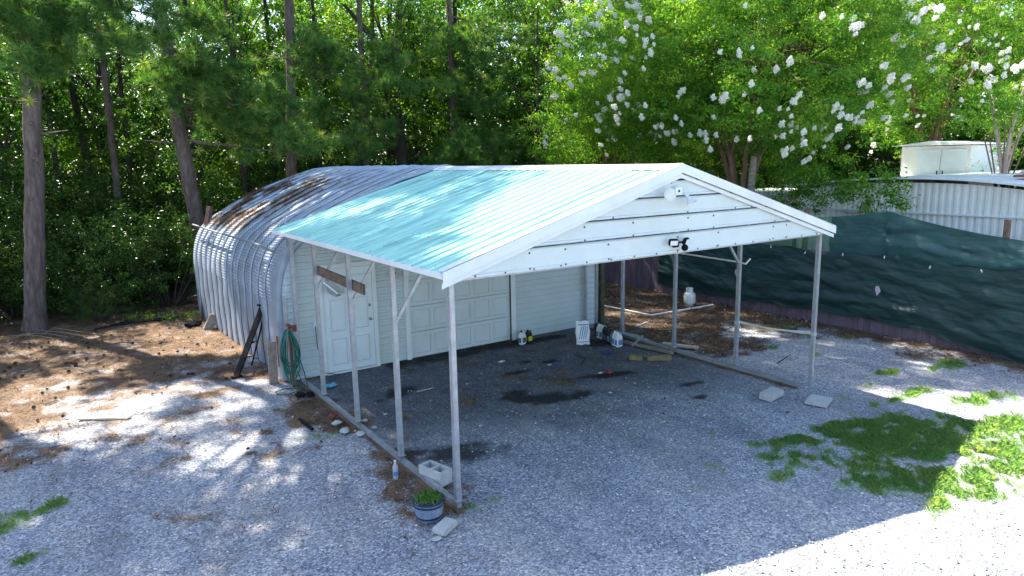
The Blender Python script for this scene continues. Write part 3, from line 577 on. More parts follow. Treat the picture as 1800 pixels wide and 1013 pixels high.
tp = lambda y: 1.72+.05*math.cos((y-1.3)*2.2)-.03*math.sin(y*5)
t1 = cloth('shade_cloth', tarpm, -7, 7.85, tp, lambda y: .26+.05*math.sin(y*.8)+.02*math.sin(y*5)-max(0, (.5-y))*.12*(y > -2)-.3*(y <= -2), 5, .10, 420, 46, '', FX-.06)
tag(t1, 'long dark green cloth sagging over the board fence with creases', 'shade cloth')
tie_ = None
for k in range(12):
    y = -3.4+k*.93; o = MB().box((FX-.17, y, tp(y)-.03), (.012, .018, .06), Matrix.Rotation(random.uniform(-.5, .5), 3, 'X')).build('tie', white, t1)
def sagtop(y):
    k = [(-7, 2.2), (-3.2, 2.42), (-1.2, 2.28), (1.3, 2.70), (3.4, 2.48), (5.0, 2.42), (7.8, 2.3)]
    for i in range(len(k)-1):
        if k[i][0] <= y <= k[i+1][0]: f = (y-k[i][0])/(k[i+1][0]-k[i][0]); return k[i][1]*(1-f)+k[i+1][1]*f-.05*math.sin(f*PI)
    return 2.4
t2 = cloth('netting', netm, -7, 1.30, sagtop, lambda y: 1.62+.03*math.sin(y*3), 8, .11, 240, 22, '', FX-.01); tag(t2, 'teal green netting stretched above the fence on the right, gathered at one post', 'netting')
t3 = cloth('netting', netm, 1.28, 2.6, sagtop, lambda y: 1.62, 9, .05, 60, 16, '', FX+.02); tag(t3, 'short dark netting panel left of the gathered fence post', 'netting')
t4 = cloth('netting', net2m, 2.6, 7.6, sagtop, lambda y: 1.64, 10, .03, 80, 14, '', FX+.03); tag(t4, 'pale see-through green netting beside the carport corner', 'netting')
for (y, z, s_, lb) in ((1.28, 1.02, .11, 'pink grey diamond patch low on the dark fence cloth'), (4.95, .95, .10, 'faint pink patch on the dark cloth between carport posts')):
    tag(MB().add([(FX-.26, y, z+s_), (FX-.27, y+s_*.6, z+.02), (FX-.26, y+.02, z-s_), (FX-.27, y-s_*.55, z), (FX-.268, y+s_*.5, z+s_*.8)], [(0, 1, 2, 3), (0, 4, 1)]).build('cloth_patch', mat('patch', (.42, .33, .40), .7), None), lb, 'patch')
# trailer
tr = empty('trailer_home', (14, 2, 0), 'white trailer home with corrugated siding and bowed roof beyond the fence', 'trailer')
def bow(y): return 3.20-.030*(y-1.9)**2 if y < 1.9 else 3.20-.020*(y-1.9)**2
m = MB(); ys = []; y = -1.9
vs = []; yy = y
while yy < 5.3:
    for dy, dx in ((0, 0), (.03, .022), (.09, .022), (.12, 0)):
        ys.append((yy+dy, dx))
    yy += .16
for yv, dx in ys: vs += [(-dx, yv-2, 2.49), (-dx, yv-2, bow(yv))]
m.add(vs, [(2*i, 2*i+1, 2*i+3, 2*i+2) for i in range(len(ys)-1)]); vs = []
for yv, dx in ys: vs += [(.03-dx, yv-2, .2), (.03-dx, yv-2, 2.46)]
m.add(vs, [(2*i, 2*i+1, 2*i+3, 2*i+2) for i in range(len(ys)-1)]); m.build('end_wall', trailer, tr)
MB().box((5.2, -3.88, 1.6), (10.2, .05, 2.9)).build('side_wall', trailer, tr); MB().box((5.2, 3.3, 1.6), (10.2, .05, 2.9)).build('side_wall', trailer, tr)
MB().box((-.03, -.2, 2.475), (.05, 7.2, .035)).build('belt_trim', white, tr); MB().box((-.10, 1.15, 2.44), (.10, 1.5, .07)).build('awning_rail', mat('awning_grey', (.4, .42, .46), .5), tr)
m = MB(); vs = []; K = 30
for xx, dz in ((-.30, .13), (10.5, .13), (10.5, .09), (-.30, .09)):
    for k in range(K): yv = -2.3+(5.7+2.3)*k/(K-1); vs.append((xx, yv-2, bow(min(max(yv, -1.9), 5.3))+dz))
m.add(vs, [(a*K+k, a*K+k+1, ((a+1) % 4)*K+k+1, ((a+1) % 4)*K+k) for a in range(4) for k in range(K-1)]); rf = m.build('roof', trroof, tr, True)
MB().lathe([(.14, 0), (.14, .10), (.20, .10), (.20, .13), (.10, .2), (.02, .22)], (1.3, -1.75, 3.30), 18).build('roof_vent', mat('vent_grey', (.4, .4, .42), .5), rf)
MB().box((1.3, -1.75, 3.335), (.55, .5, .05), bev=.01).build('vent_curb', mat('vent_red', (.25, .07, .05), .7), rf)
vs = MB().box((-.0, 4.2, 1.9), (.5, 1.4, 1.7)); 
sh = empty('shed', (20.5, 4.2, 0), 'small white boxy shed with pale double doors behind the trailer roof', 'shed')
MB().box((0, 0, 2.05), (2.6, 2.0, 4.1), bev=.01).build('wall', trailer, sh)
for y in (-.36, .36):
    d = MB().box((-1.32, y-.2, 3.3), (.03, .68, 1.4), bev=.004).build('door', doorm, sh); MB().box((-1.34, y-.2+(.28 if y < 0 else -.28), 3.3), (.02, .03, .12)).build('handle', blackm, d)
m = MB(); m.add([(-1.6, -1.2, 4.12), (-1.6, 0, 4.25), (-1.6, 1.2, 4.12), (1.6, -1.2, 4.12), (1.6, 0, 4.25), (1.6, 1.2, 4.12)], [(0, 1, 4, 3), (1, 2, 5, 4), (0, 2, 1), (3, 4, 5), (0, 3, 5, 2)]); m.build('roof', trroof, sh)
# small house part seen left of the trailer under the myrtle
ho = empty('outbuilding', (15.5, 6.6, 0), 'cream outbuilding with dark window glimpsed under the flowering tree', 'building')
MB().box((.8, .4, 1.35), (2.4, 3.0, 2.7), bev=.01).build('wall', trailer, ho); w0 = MB().box((-.42, .6, 2.2), (.04, 1.2, .5)).build('window', white, ho); MB().box((-.445, .6, 2.2), (.02, 1.08, .38)).build('pane', dark, w0)
MB().box((.8, .4, 2.76), (2.8, 3.4, .10)).build('roof', trroof, ho)
MB().box((-.43, -.75, 1.3), (.04, .5, 2.4)).build('door', oldwood, ho)

# ---------------- yard things ----------------
def T(o, l, c, g=None): return tag(o, l, c, g)
bd = T(MB().box((0, 0, 0), (.035, 2.0, .15), Matrix.Rotation(.02, 3, 'X'), bev=.004).build('board', oldwood, None), 'dark brown board wedged across two left carport posts', 'board'); bd.location = (-.055, 3.75, 2.2); bd.location = (.055, 3.62, 2.19)
# hose
hz = []; rr = random.Random(2); m = MB()
for k in range(13):
    pts = []; wx = rr.uniform(.05, .15); zb = rr.uniform(.12, .5); ph = rr.uniform(-.03, .03); ya = rr.uniform(-.05, .05)
    for j in range(29):
        a = 2*PI*j/28; x = wx*math.sin(a)*(1-.35*math.cos(a)); z = (1.10+zb)/2+(1.10-zb)/2*math.cos(a); pts.append((x+ph+.012*math.sin(z*9+k), ya+.05*math.cos(a+k), z))
    m.tube(pts, .0105, 7, cap=False)
m.tube([(.1, -.02, .35), (.16, -.05, .12), (.05, -.15, .03), (-.15, -.22, .02), (-.3, -.12, .02), (-.28, .05, .02), (-.1, .1, .03), (.1, .02, .02), (.25, -.05, .05), (.2, -.1, .3), (.1, -.03, .8)], .0105, 7)
ho_ = m.build('garden_hose', hosem, None, True); ho_.location = (-.28, 5.42, 0); T(ho_, 'dark green garden hose hung in long loops at the hut corner', 'garden hose')
T(MB().box((-.2, 5.55, 1.13), (.14, .10, .05), Matrix.Rotation(.5, 3, 'Y'), bev=.01).box((-.13, 5.56, 1.08), (.08, .02, .12), bev=.004).box((-.2, 5.62, .56), (.05, .05, 1.1)).build('hose_hanger', mat('rusty_red', (.22, .06, .04), .8), None), 'rusty hose hanger on a stub post holding the green hose', 'hose hanger')
st = MB().box((0, 0, .38), (.15, .05, .78), Matrix.Rotation(.03, 3, 'Y'), bev=.008).build('wooden_stake', wood, None); st.location = (-.43, 6.05, 0); T(st, 'short grey weathered stake standing left of the hose', 'stake')
T(MB().box((-.33, 6.0, .80), (.03, .03, .16), bev=.006).tube([(-.33, 6, .72), (-.33, 6.02, .3)], .012, 6).build('tap', mat('tap_red', (.35, .07, .04), .6), None), 'rusty red tap pipe between the stake and the hose', 'tap')
rp = empty('folding_ramp', (-.9, 6.9, 0), 'folded black metal rack leaning on the ribbed hut side', 'folding rack')
MB().bar((-.03, -.10, .02), (.72, .5, 1.22), .13, .03, bev=.005).build('long_rail', blackm, rp); MB().bar((.40, .52, .02), (.76, .42, 1.2), .05, .03, bev=.004).build('leg', blackm, rp)
MB().bar((.25, .25, .50), (.50, .50, .50), .03, .02).build('cross_bar', blackm, rp); MB().bar((.15, .0, .35), (.45, .55, .2), .03, .02).build('cross_bar', blackm, rp); MB().bar((.58, .38, 1.24), (.82, .50, 1.19), .035, .035).build('bracket', blackm, rp); MB().box((-.02, -.1, .03), (.2, .10, .03)).build('foot', blackm, rp)
rb = MB().bar((-.42, 12.75, 0), (-.28, 12.75, 1.8), .13, .10).bar((-.28, 12.75, 1.8), (.02, 12.95, 2.9), .13, .10).build('leaning_post', brownpost, None); T(rb, 'dark rust brown post leaning at the far end of the hut', 'post')
lg = MB().box((0, 0, .16), (.2, .12, .42), Matrix.Rotation(.5, 3, 'Y'), bev=.02).build('timber_offcut', wood, None); lg.location = (-.5, 11.4, 0); T(lg, 'grey timber offcut leaning against the ribbed hut wall', 'timber')
bx = MB().box((-.225, 7.6, 1.02), (.03, .10, .16), bev=.004).build('outlet_box', cyanm, None); T(bx, 'small blue grey box fixed on the ribbed hut side', 'outlet box')
# rail timbers
T(MB().box((-.02, 2.75, .016), (.10, 5.7, .034), bev=.004).build('sill_board', oldwood, None), 'thin brown board under the left carport rail', 'board')
T(MB().box((6.735, 3.05, .015), (.085, 5.6, .030), bev=.004).build('sill_board', oldwood, None), 'dark board under the right carport rail', 'board')
# cinder block
m = MB(); l, b_, h = .40, .20, .19
for a, d in (((0, -.083, h/2), (l, .034, h)), ((0, .083, h/2), (l, .034, h)), ((-.183, 0, h/2), (.034, .132, h)), ((.183, 0, h/2), (.034, .132, h)), ((0, 0, h/2), (.034, .132, h)), ((0, 0, .03), (.35, .13, .02))): m.box(a, d, bev=.004)
cb = m.build('cinder_block', concrete, None); cb.location = (.12, .78, .01); cb.rotation_euler = (0, 0, 1.82); T(cb, 'pale hollow cinder block standing beside the left front rail', 'cinder block')
for nm, loc, dim, rz, lb in (('concrete_block', (6.02, .22, .055), (.42, .22, .11), .15, 'thick pale concrete block lying inside the right carport rail'), ('paving_slab', (6.40, -.38, .03), (.42, .34, .045), .35, 'flat square paving slab in front of the right corner post'), ('paving_stone', (-.33, -.30, .035), (.27, .17, .07), .5, 'flat chipped stone leaning against the blue planter foot')):
    o = MB().box((0, 0, 0), dim, bev=.012).build(nm, concrete, None); o.location = loc; o.rotation_euler = (.03, -.02, rz); T(o, lb, 'paving stone' if 'pav' in nm else 'concrete block')
for i, (loc, d, mm_, lb) in enumerate([((-.50, -.42, .012), (.17, .12, .03), rockm, 'small flat round rock lying in front of the planter'), ((-.20, 3.62, .05), (.15, .13, .13), brickm, 'broken red brick lump outside the left rail'), ((-.22, 3.36, .04), (.20, .18, .11), rockm, 'pale grey rock next to the red brick lump'), ((-.23, 2.98, .04), (.20, .18, .10), rockm, 'pale rock between two others outside the left rail'), ((-.10, 2.72, .04), (.18, .20, .09), concrete, 'flat pale rock nearest the second left post'), ((.17, 3.2, .03), (.12, .14, .06), rockm, 'small white rock just inside the left rail'), ((.18, 2.85, .03), (.10, .10, .06), rockm, 'rounded chip at the foot of the middle left post'), ((.55, 3.3, .02), (.09, .08, .03), concrete, 'lone flat pale chip on the dark pad near the left rail')]):
    o = MB().rock((0, 0, 0), tuple(q*.66 for q in d), i+3, sub=3, amp=.3).build('rock', mm_, None); o.location = loc; T(o, lb, 'rock')
# planter
pt = empty('planter', (-.36, .02, 0), 'blue grey half barrel planter of weedy greens at the front left post', 'planter')
m = MB(); n_ = 22
for k in range(n_):
    a = 2*PI*k/n_; da = 2*PI/n_*.47; vs = []
    for z, r in ((.0, .145), (.08, .168), (.16, .186), (.25, .197)):
        for t_, rr_ in ((-da, r), (da, r), (da, r-.016), (-da, r-.016)): vs.append((math.cos(a+t_)*rr_, math.sin(a+t_)*rr_, z))
    m.add(vs, [(i*4+j, i*4+(j+1) % 4, (i+1)*4+(j+1) % 4, (i+1)*4+j) for i in range(3) for j in range(4)]+[(12, 13, 14, 15)])
m.build('barrel', bluewood, pt); m = MB()
for z, r in ((.045, .165), (.20, .197)): m.lathe([(r-.006, z), (r, z), (r+.004, z+.025), (r-.003, z+.025)], n=40)
m.lathe([(.196, .242), (.207, .248), (.207, .262), (.190, .262)], n=40); m.build('hoop', band, pt, True)
MB().lathe([(.14, .02), (.182, .23), (.12, .245), (.02, .25)], n=24).build('soil', soil, pt)
c_ = RNG.normal(size=(900, 3))*np.array([.085, .085, .022])+np.array([0, 0, .275]); c_ = c_[np.hypot(c_[:, 0], c_[:, 1]) < .195]
soup('greens', leafquads(c_, .035, 1.0, .4), 4, leafb, RNG.beta(2, 2, len(c_)), pt); bl = RNG.normal(size=(260, 3))*np.array([.09, .09, 0])+np.array([0, 0, .25]); soup('stalks', needles(bl[:110], 2, .09, .005, up=1.6), 3, grassm, RNG.beta(2, 2, 220), pt); pt.scale = (.9, .9, .9)
# bottle
bt = empty('water_bottle', (-.26, 1.13, 0), 'clear plastic water bottle standing outside the left rail', 'bottle')
clear = mat('clear_plastic', (.75, .80, .84), .15, 0, .02); clear.node_tree.nodes['Principled BSDF'].inputs['Transmission Weight'].default_value = .55
MB().lathe([(.028, 0), (.034, .01), (.034, .12), (.030, .13), (.034, .14), (.034, .17), (.015, .22), (.013, .235)], n=20).build('bottle_body', clear, bt, True); MB().lathe([(.015, .235), (.015, .255)], n=14).build('cap', white, bt); MB().lathe([(.0345, .06), (.0345, .115)], n=20).build('bottle_label', labelb, bt)
# propane tank
pn = empty('propane_tank', (10.55, 6.05, 0), 'white propane tank standing by the dark fence cloth', 'propane tank')
MB().lathe([(.10, .02), (.14, .05), (.155, .09), (.155, .27), (.14, .32), (.09, .355), (.03, .365)], n=28).build('tank_body', tankm, pn, True); MB().lathe([(.105, 0), (.115, 0), (.115, .035), (.105, .035)], n=24).build('foot_ring', tankm, pn)
m = MB()
for k in range(22):
    a = -.3+4.9*k/22; a2 = a+4.9/22
    if k in (5, 6, 7, 14, 15, 16): zs = ((.36, .385), (.44, .465))
    else: zs = ((.35, .465),)
    for z0, z1 in zs: m.add([(math.cos(t_)*r, math.sin(t_)*r, z) for r in (.095, .101) for t_, z in ((a, z0), (a2, z0), (a2, z1), (a, z1))], [(0, 1, 2, 3), (4, 7, 6, 5), (3, 2, 6, 7), (0, 4, 5, 1)])
m.build('collar', tankm, pn); MB().lathe([(.02, .36), (.02, .41), (.03, .41), (.03, .43)], n=12).build('valve', brass, pn)
# jugs
def jug(loc, mm_, lab, rz, label, h=.30, group=None, cap=jugk, s_=1.):
    e = empty('jug', loc, label, 'jug', group, rz); e.scale = (s_, s_, s_); w_, d_ = .16, .105
    b = MB().box((0, 0, h*.36), (w_, d_, h*.72), bev=.018); b.add([(-w_/2+.01, -d_/2+.01, h*.70), (w_/2-.01, -d_/2+.01, h*.70), (w_/2-.01, d_/2-.01, h*.70), (-w_/2+.01, d_/2-.01, h*.70), (-.05, -.025, h*.90), (-.005, -.025, h*.90), (-.005, .025, h*.90), (-.05, .025, h*.90)], [(0, 1, 5, 4), (1, 2, 6, 5), (2, 3, 7, 6), (3, 0, 4, 7), (4, 5, 6, 7)])
    b.build('jug_body', mm_, e); MB().tube([(-.01, 0, h*.90), (.04, 0, h*.93), (.075, 0, h*.84), (.072, 0, h*.62)], .012, 8).build('handle', mm_, e, True)
    MB().lathe([(.022, 0), (.022, .035), (.018, .04)], (-.028, 0, h*.89), 14).build('cap', cap, e); MB().box((0, -d_/2-.002, h*.33), (w_*.72, .004, h*.36)).box((-w_/2-.002, 0, h*.33), (.004, d_*.6, h*.36)).build('jug_label', lab, e)
jug((4.70, 5.50, 0), jugw, labelg, .3, 'clear grey jug with dark label left of the black oil jug by the garage trim'); jug((4.90, 5.55, 0), jugk, labely, .2, 'black jug with yellow label by the garage door trim', .28)
JL = [(jugk, labelg, 'black jug hidden furthest back in the row by the sack'), (jugw, labelb, 'white jug second from the sack in the row'), (jugw, labelg, 'white jug third in the row just before the black ones'), (jugk, labelg, 'black jug right after the two white ones in the row'), (jugk, labelg, 'middle black jug of the three together in the row'), (jugk, labelb, 'last black jug before the smoky one in the row'), (jugb, labelg, 'smoky blue grey jug beside the last white jugs'), (jugw, labelb, 'white jug between the smoky jug and the front white jug'), (jugw, labelb, 'white jug nearest the camera at the end of the row')]
for i, (a, b_, l_) in enumerate(JL): jug((6.42-.028*i+random.uniform(-.02, .02), 5.02-.118*i, 0), a, b_, .0+random.uniform(-.15, .15), l_, .31, 'row of jugs along the right rail', jugw if a is jugw else jugk)
# sack
sk = MB(); vs = []; nu, nv = 9, 12
for side in (-1, 1):
    for j in range(nv):
        for i in range(nu):
            u = i/(nu-1)*2-1; v = j/(nv-1); vs.append((u*.15*(1-.06*math.sin(v*9)), side*.05*math.sqrt(max(0, 1-u**4))*math.sin(PI*min(max(v*.92+.05, 0), 1))**.5+.08*v, v*.50+.01*math.sin(u*6)))
fs = [(s_*nu*nv+j*nu+i, s_*nu*nv+j*nu+i+1, s_*nu*nv+(j+1)*nu+i+1, s_*nu*nv+(j+1)*nu+i) for s_ in (0, 1) for j in range(nv-1) for i in range(nu-1)]
sko = empty('sack', (5.72, 4.68, 0), 'white paper sack with blue print standing left of the jug row', 'sack', rz=-.45); sk.add(vs, fs).build('sack_body', jugw, sko, True)
m = MB()
for k in range(4): m.bar((-.09+k*.045, -.055+.03, .12), (-.03+k*.045, -.050+.045, .40), .016, .003, up=(0, 1, 0))
m.box((0, -.03, .44), (.22, .004, .02)).box((0, -.052, .07), (.22, .004, .015)).build('print', labelb, sko)
# timbers at the right rail
def beam(nm, a, b, w_, h, m_, l_, c='timber'): return T(MB().bar(a, b, w_, h, bev=.008).build(nm, m_, None), l_, c)
greenwood = mat('treated_block', (.20, .15, .075), .8, 0, .3, 10, .2)
beam('timber_block', (5.93, 2.98, .05), (6.33, 2.72, .05), .10, .10, greenwood, 'thick yellow brown timber block lying near the right rail'); beam('timber_block', (5.72, 3.25, .05), (5.86, 3.04, .05), .10, .10, greenwood, 'short split timber block left of the longer yellow block')
beam('timber_plank', (6.45, 4.25, .04), (6.62, 2.95, .04), .08, .06, wood, 'long grey timber running alongside the right rail'); beam('timber_plank', (7.0, 3.6, .04), (7.3, 2.9, .04), .12, .05, palewood, 'short pale plank behind the right rail')
beam('stub_post', (6.42, 3.92, .0), (6.55, 3.72, .26), .05, .03, mat('grey_green_metal', (.25, .29, .28), .6), 'grey metal stub leaning by the last white jug', 'stub')
beam('mossy_post', (7.36, 5.98, 0), (7.36, 5.98, 2.3), .12, .12, mossy, 'dark mossy post at the right corner of the garage wall', 'post')
T(MB().tube([(8.4, 8.2, .03), (8.63, 7.3, .03), (8.76, 5.78, .03), (8.80, 5.70, .03), (9.6, 5.65, .03), (10.9, 5.55, .04)], .022, 8).build('white_pipe', white, None, True), 'white plastic pipe elbow lying on the leaf litter', 'pipe')
T(MB().tube([(7.7, 5.1, .02), (8.3, 5.3, .03)], .012, 6).build('white_rod', paper, None), 'thin pale rod lying between the wall corner and the pipe', 'rod')
pk = MB().box((0, 0, .02), (.80, .14, .028), bev=.004).build('plank', palewood, None); pk.location = (-3.13, 5.86, 0); pk.rotation_euler = (0, 0, -.60); T(pk, 'short pale plank lying on the straw at far left', 'plank')
T(MB().tube([(-.63, 3.88, .03), (-.60, 3.35, .03)], .025, 8).build('black_pipe', blackm, None), 'short black pipe lying on the gravel near the red brick', 'pipe')
# hanging pole, rope
T(MB().tube([(6.73, 3.05, 2.06), (6.70, 1.50, 2.04), (6.71, 1.36, 2.02), (6.76, 1.30, 2.12)], .016, 8).build('hanging_pole', paper, None, True), 'pale hooked pole slung between two right carport posts', 'pole')
m = MB()
for dz, sag in ((0, .03), (.02, .05), (-.02, .02)): m.tube([(6.75+.01*math.sin(k), 1.524*(1-k/12), .93+.09*k/12+dz-sag*math.sin(PI*k/12)) for k in range(13)], .010, 6)
for y, z in ((1.524, .93), (0, 1.02)):
    for k in range(3): m.tube([(6.75+.042*math.cos(a)*1.1, y+.042*math.sin(a)*1.1, z-.03+.02*k) for a in [2*PI*j/12 for j in range(13)]], .006, 6)
m.tube([(6.71, 1.45, .92), (6.69, 1.40, .86), (6.69, 1.36, .80), (6.70, 1.42, .76), (6.71, 1.46, .84), (6.71, 1.44, .92)], .007, 6)
T(m.build('rope', mat('rope', (.55, .58, .52), .8), None, True), 'pale rope tied between the two front right carport posts', 'rope')
# litter
def scrap(nm, loc, dim, m_, l_, seed, cat_='litter'):
    rr = random.Random(seed); vs = []; n_ = 5
    for i in range(n_):
        for j in range(n_): vs.append(((i/(n_-1)-.5)*dim[0]+rr.uniform(-.01, .01), (j/(n_-1)-.5)*dim[1]+rr.uniform(-.01, .01), rr.uniform(.004, dim[2])))
    o = MB().add(vs, [(i*n_+j, (i+1)*n_+j, (i+1)*n_+j+1, i*n_+j+1) for i in range(n_-1) for j in range(n_-1)]).build(nm, m_, None); o.modifiers.new('t', 'SOLIDIFY').thickness = .003; o.location = loc; T(o, l_, cat_); return o
scrap('cloth_scrap', (.30, 5.2, .01), (.26, .16, .05), cyanm, 'crumpled cyan cloth on the pad by the left rail', 1, 'cloth'); scrap('paper_scrap', (3.58, 4.6, .01), (.12, .06, .03), paper, 'white paper scrap on the pad before the garage door', 2)
scrap('wrapper', (4.30, 3.80, .01), (.10, .08, .05), bluem, 'blue crumpled wrapper in the middle of the pad', 3); scrap('wrapper_end', (4.20, 3.86, .01), (.08, .05, .03), paper, 'white scrap touching the blue wrapper', 4)
scrap('red_scrap', (4.76, 2.78, .01), (.15, .10, .05), redm, 'red crumpled scrap on a dark stain', 5); scrap('paper_scrap', (4.62, 2.86, .01), (.07, .05, .03), paper, 'white bit left of the red scrap', 6)
scrap('violet_scrap', (5.64, 3.78, .01), (.16, .13, .05), purm, 'violet scrap near the jug row', 7); scrap('paper_scrap', (4.05, 1.95, .01), (.05, .04, .02), paper, 'tiny white scrap right of the big oil stain', 8); scrap('wood_sliver', (1.6, 4.0, .01), (.32, .04, .015), palewood, 'long pale wood sliver on the dark pad', 9)
scrap('bag_scrap', (9.55, 1.75, .01), (.13, .08, .05), paper, 'white plastic scrap on the gravel beyond the rope', 10)
T(MB().tube([(4.75, 3.55, .02), (5.0, 3.75, .03), (4.95, 4.0, .08)], .014, 6).tube([(5.0, 3.75, .03), (5.12, 3.7, .02)], .01, 6).build('forked_twig', barkd, None), 'black forked twig lying on the pad near the red scrap', 'twig')
# black shoe-like lump at hose foot
T(MB().rock((-.28, 5.0, .05), (.14, .24, .09), 5).rock((-.12, 4.92, .04), (.12, .2, .07), 6).build('glove_pair', blackm, None, True), 'dark crumpled gloves at the foot of the hose', 'gloves')
# black tubing on the straw at left
m = MB(); rr = random.Random(9)
for k in range(7):
    x0 = -2.9+.12*k; m.tube([(x0, 13.0+.1*k, .04), (x0+.5, 13.1+rr.uniform(-.1, .2), .07), (x0+1.1, 13.2+rr.uniform(-.2, .2), .05), (x0+1.6, 13.35, .03)], .018, 6)
T(m.build('drain_hose', blackm, None, True), 'bundle of black hoses on the straw by the left pine', 'hose')
T(MB().tube([(-1.0, 12.0, .05), (-.6, 12.1, .06), (-.2-.55, 11.9, .05), (-.95, 11.8, .05)], .05, 8).build('black_tube', blackm, None, True), 'short thick black tube near the rust brown post', 'tube')
m = MB()
for k in range(4): m.tube([(-4.9+.3*k, 13.2, .02), (-4.6+.3*k, 13.25, .10+.02*k), (-4.1+.25*k, 13.0, .09), (-3.7+.25*k, 12.6, .02)], .006, 5)
T(m.build('wire_hoop', wood, None, True), 'bent thin grey wire hoops at the foot of the left pine', 'wire')
# fallen branches in straw
for i, (a, b_, l_) in enumerate([((-2.6, 11.2), (-1.9, 10.7), 'grey twig on the straw between pine and hut'), ((-3.6, 9.6), (-3.2, 9.0), 'short twig on sunlit straw right of the pine shadow'), ((8.2, 3.5), (8.9, 3.0), 'twig in the litter beyond the right rail'), ((7.7, 1.3), (8.4, 1.5), 'bent stick on gravel beyond the right rail')]):
    T(MB().tube([(a[0], a[1], .02), ((a[0]+b_[0])/2+.05, (a[1]+b_[1])/2, .04), (b_[0], b_[1], .02)], [.012, .010, .006], 6).build('twig', barkd if i != 1 else wood, None), l_, 'twig')
# pine cones
m = MB(); 
for lv in range(6):
    r = [.018, .030, .034, .030, .022, .010][lv]
    for k in range(8): a = k*PI/4+lv*.39; m.add([(math.cos(a-.3)*r*.4, math.sin(a-.3)*r*.4, lv*.013), (math.cos(a+.3)*r*.4, math.sin(a+.3)*r*.4, lv*.013), (math.cos(a+.22)*r, math.sin(a+.22)*r, lv*.013+.012), (math.cos(a-.22)*r, math.sin(a-.22)*r, lv*.013+.012), (math.cos(a)*r*.5, math.sin(a)*r*.5, lv*.013-.008)], [(0, 1, 2, 3), (0, 3, 4), (3, 2, 4), (2, 1, 4)])
m.lathe([(.008, -.01), (.018, .02), (.015, .06), (.004, .085)], n=8)
cone = m.build('pine_cone', conem, None); T(cone, 'small dark pine cone dropped on the needles', 'pine cone', 'pine cones scattered over the straw'); k = 0
while k < 95:
    x, y = random.uniform(-6.5, -.5), random.uniform(5.2, 12.8) if random.random() < .8 else random.uniform(2.5, 5.2)
    if float(masks(np.array([x]), np.array([y]))[0][0]) < .5 and random.random() > .06: continue
    c = cone if k == 0 else cone.copy()
    if k: COL.objects.link(c)
    c.location = (x, y, .03); c.rotation_euler = (PI/2+random.uniform(-.3, .3), 0, random.uniform(0, 6.28)); s_ = random.uniform(.6, 1.15); c.scale = (s_, s_, s_); k += 1

# ---------------- trees ----------------
def wobble(p0, p1, n, amp, rr):
    p0, p1 = Vector(p0), Vector(p1); return [p0.lerp(p1, i/n)+(Vector((rr.uniform(-1, 1), rr.uniform(-1, 1), rr.uniform(-.4, .4)))*amp if 0 < i < n else Vector()) for i in range(n+1)]
# canopy coverage above the frame: sits where it shades the yard (sun from behind-left)
def shade_density(px, py):
    lim = np.interp(px, [-7, -1, .2, .9, 2.4, 4.2, 6, 8, 9, 13], [-6, -5, -4.2, -1.25, -.2, .5, .3, -.3, -1.9, -3.0]); lim = lim+(n1.fbm(px*1.1, py*1.1)-.5)*.8
    d = sm(-.25, .25, py-lim)
    gap = n3.fbm(px*.62+4, py*.62+1, 3); left = sm(.2, -.8, px)*sm(1.0, 3.6, py)
    thr = .55*left+.30*(1-left)+.14*sm(8.0, 8.8, px)+.26*sm(7.8, 8.8, py)*(px < 5.5); d *= sm(thr-.02, thr+.02, gap)
    for e in ((-1.25, 2.2, .50, .55), (-.40, .40, .36, .4), (-1.9, 4.9, .9, .5), (-.9, 5.3, .9, .45), (-2.2, 6.6, 1.1, .5), (.25, 1.25, .35, .35), (7.9, 5.2, .9, .5), (8.4, 6.4, 1.0, .5), (9.4, -.3, 1.0, .35), (2.2, 2.6, .5, .35), (1.5, 1.4, .4, .35), (4.0, 1.0, .5, .3), (-.3, 2.4, .32, .4), (-3.2, 8.4, .8, 1.0), (-1.8, 9.4, .9, .7), (-4.2, 7.4, .8, .6), (-2.9, 4.6, .6, .35), (-.5, 3.9, .4, .35), (2.6, 6.6, .5, .45), (1.4, 8.4, .5, .5)):
        d = d*(1-sm(-.05, .15, ell(px, py, *e)))
    return d
PINES = [dict(b=(-4.1, 14.1), top=(-3.2, 14.3, 24), r=.235, z=[(0, 0, 0), (.44, 0, 3.9), (.70, 0, 6.8), (.8, 0, 7.9)], l='thick straight pine at far left standing on the brown straw'),
         dict(b=(.35, 16.0), top=(-.9, 16.2, 22), r=.24, z=[(0, 0, 0), (-.26, 0, 3.3), (-.45, 0, 5.8), (-.58, 0, 8.5)], l='leaning pine with pale lit bark rising behind the bushes left of the hut'),
         dict(b=(3.1, 17.0), top=(3.9, 17.0, 25), r=.20, z=[(0, 0, 0), (.28, 0, 3.7), (.5, 0, 6.5), (.63, 0, 9.1)], l='slim straight pine directly behind the left part of the hut ridge'),
         dict(b=(-7.6, 16.5), top=(-7.3, 16.5, 25), r=.24, z=[(0, 0, 0), (.1, 0, 6)], l='pine out of view to the left whose limbs reach into the corner'),
         dict(b=(7.0, 19.5), top=(7.3, 19.7, 25), r=.14, z=[(0, 0, 0), (.1, 0, 6)], l='slender pine behind the middle of the hut with airy yellow green limbs'),
         dict(b=(10.9, 19.5), top=(11.1, 19.8, 24), r=.17, z=[(0, 0, 0), (.1, 0, 6)], l='bushy dark green pine behind the carport ridge'),
         dict(b=(-1.6, 19.5), top=(-1.4, 19.5, 24), r=.12, z=[(0, 0, 0), (.1, 0, 6)], l='shaded pine trunk in the gap between the big left pine and leaning pine')]
NC = 4300; cx_ = RNG.uniform(-8, 12.5, NC); cy_ = RNG.uniform(-6, 13.5, NC); keep = RNG.random(NC) < shade_density(cx_, cy_)*.95; cx_, cy_ = cx_[keep], cy_[keep]
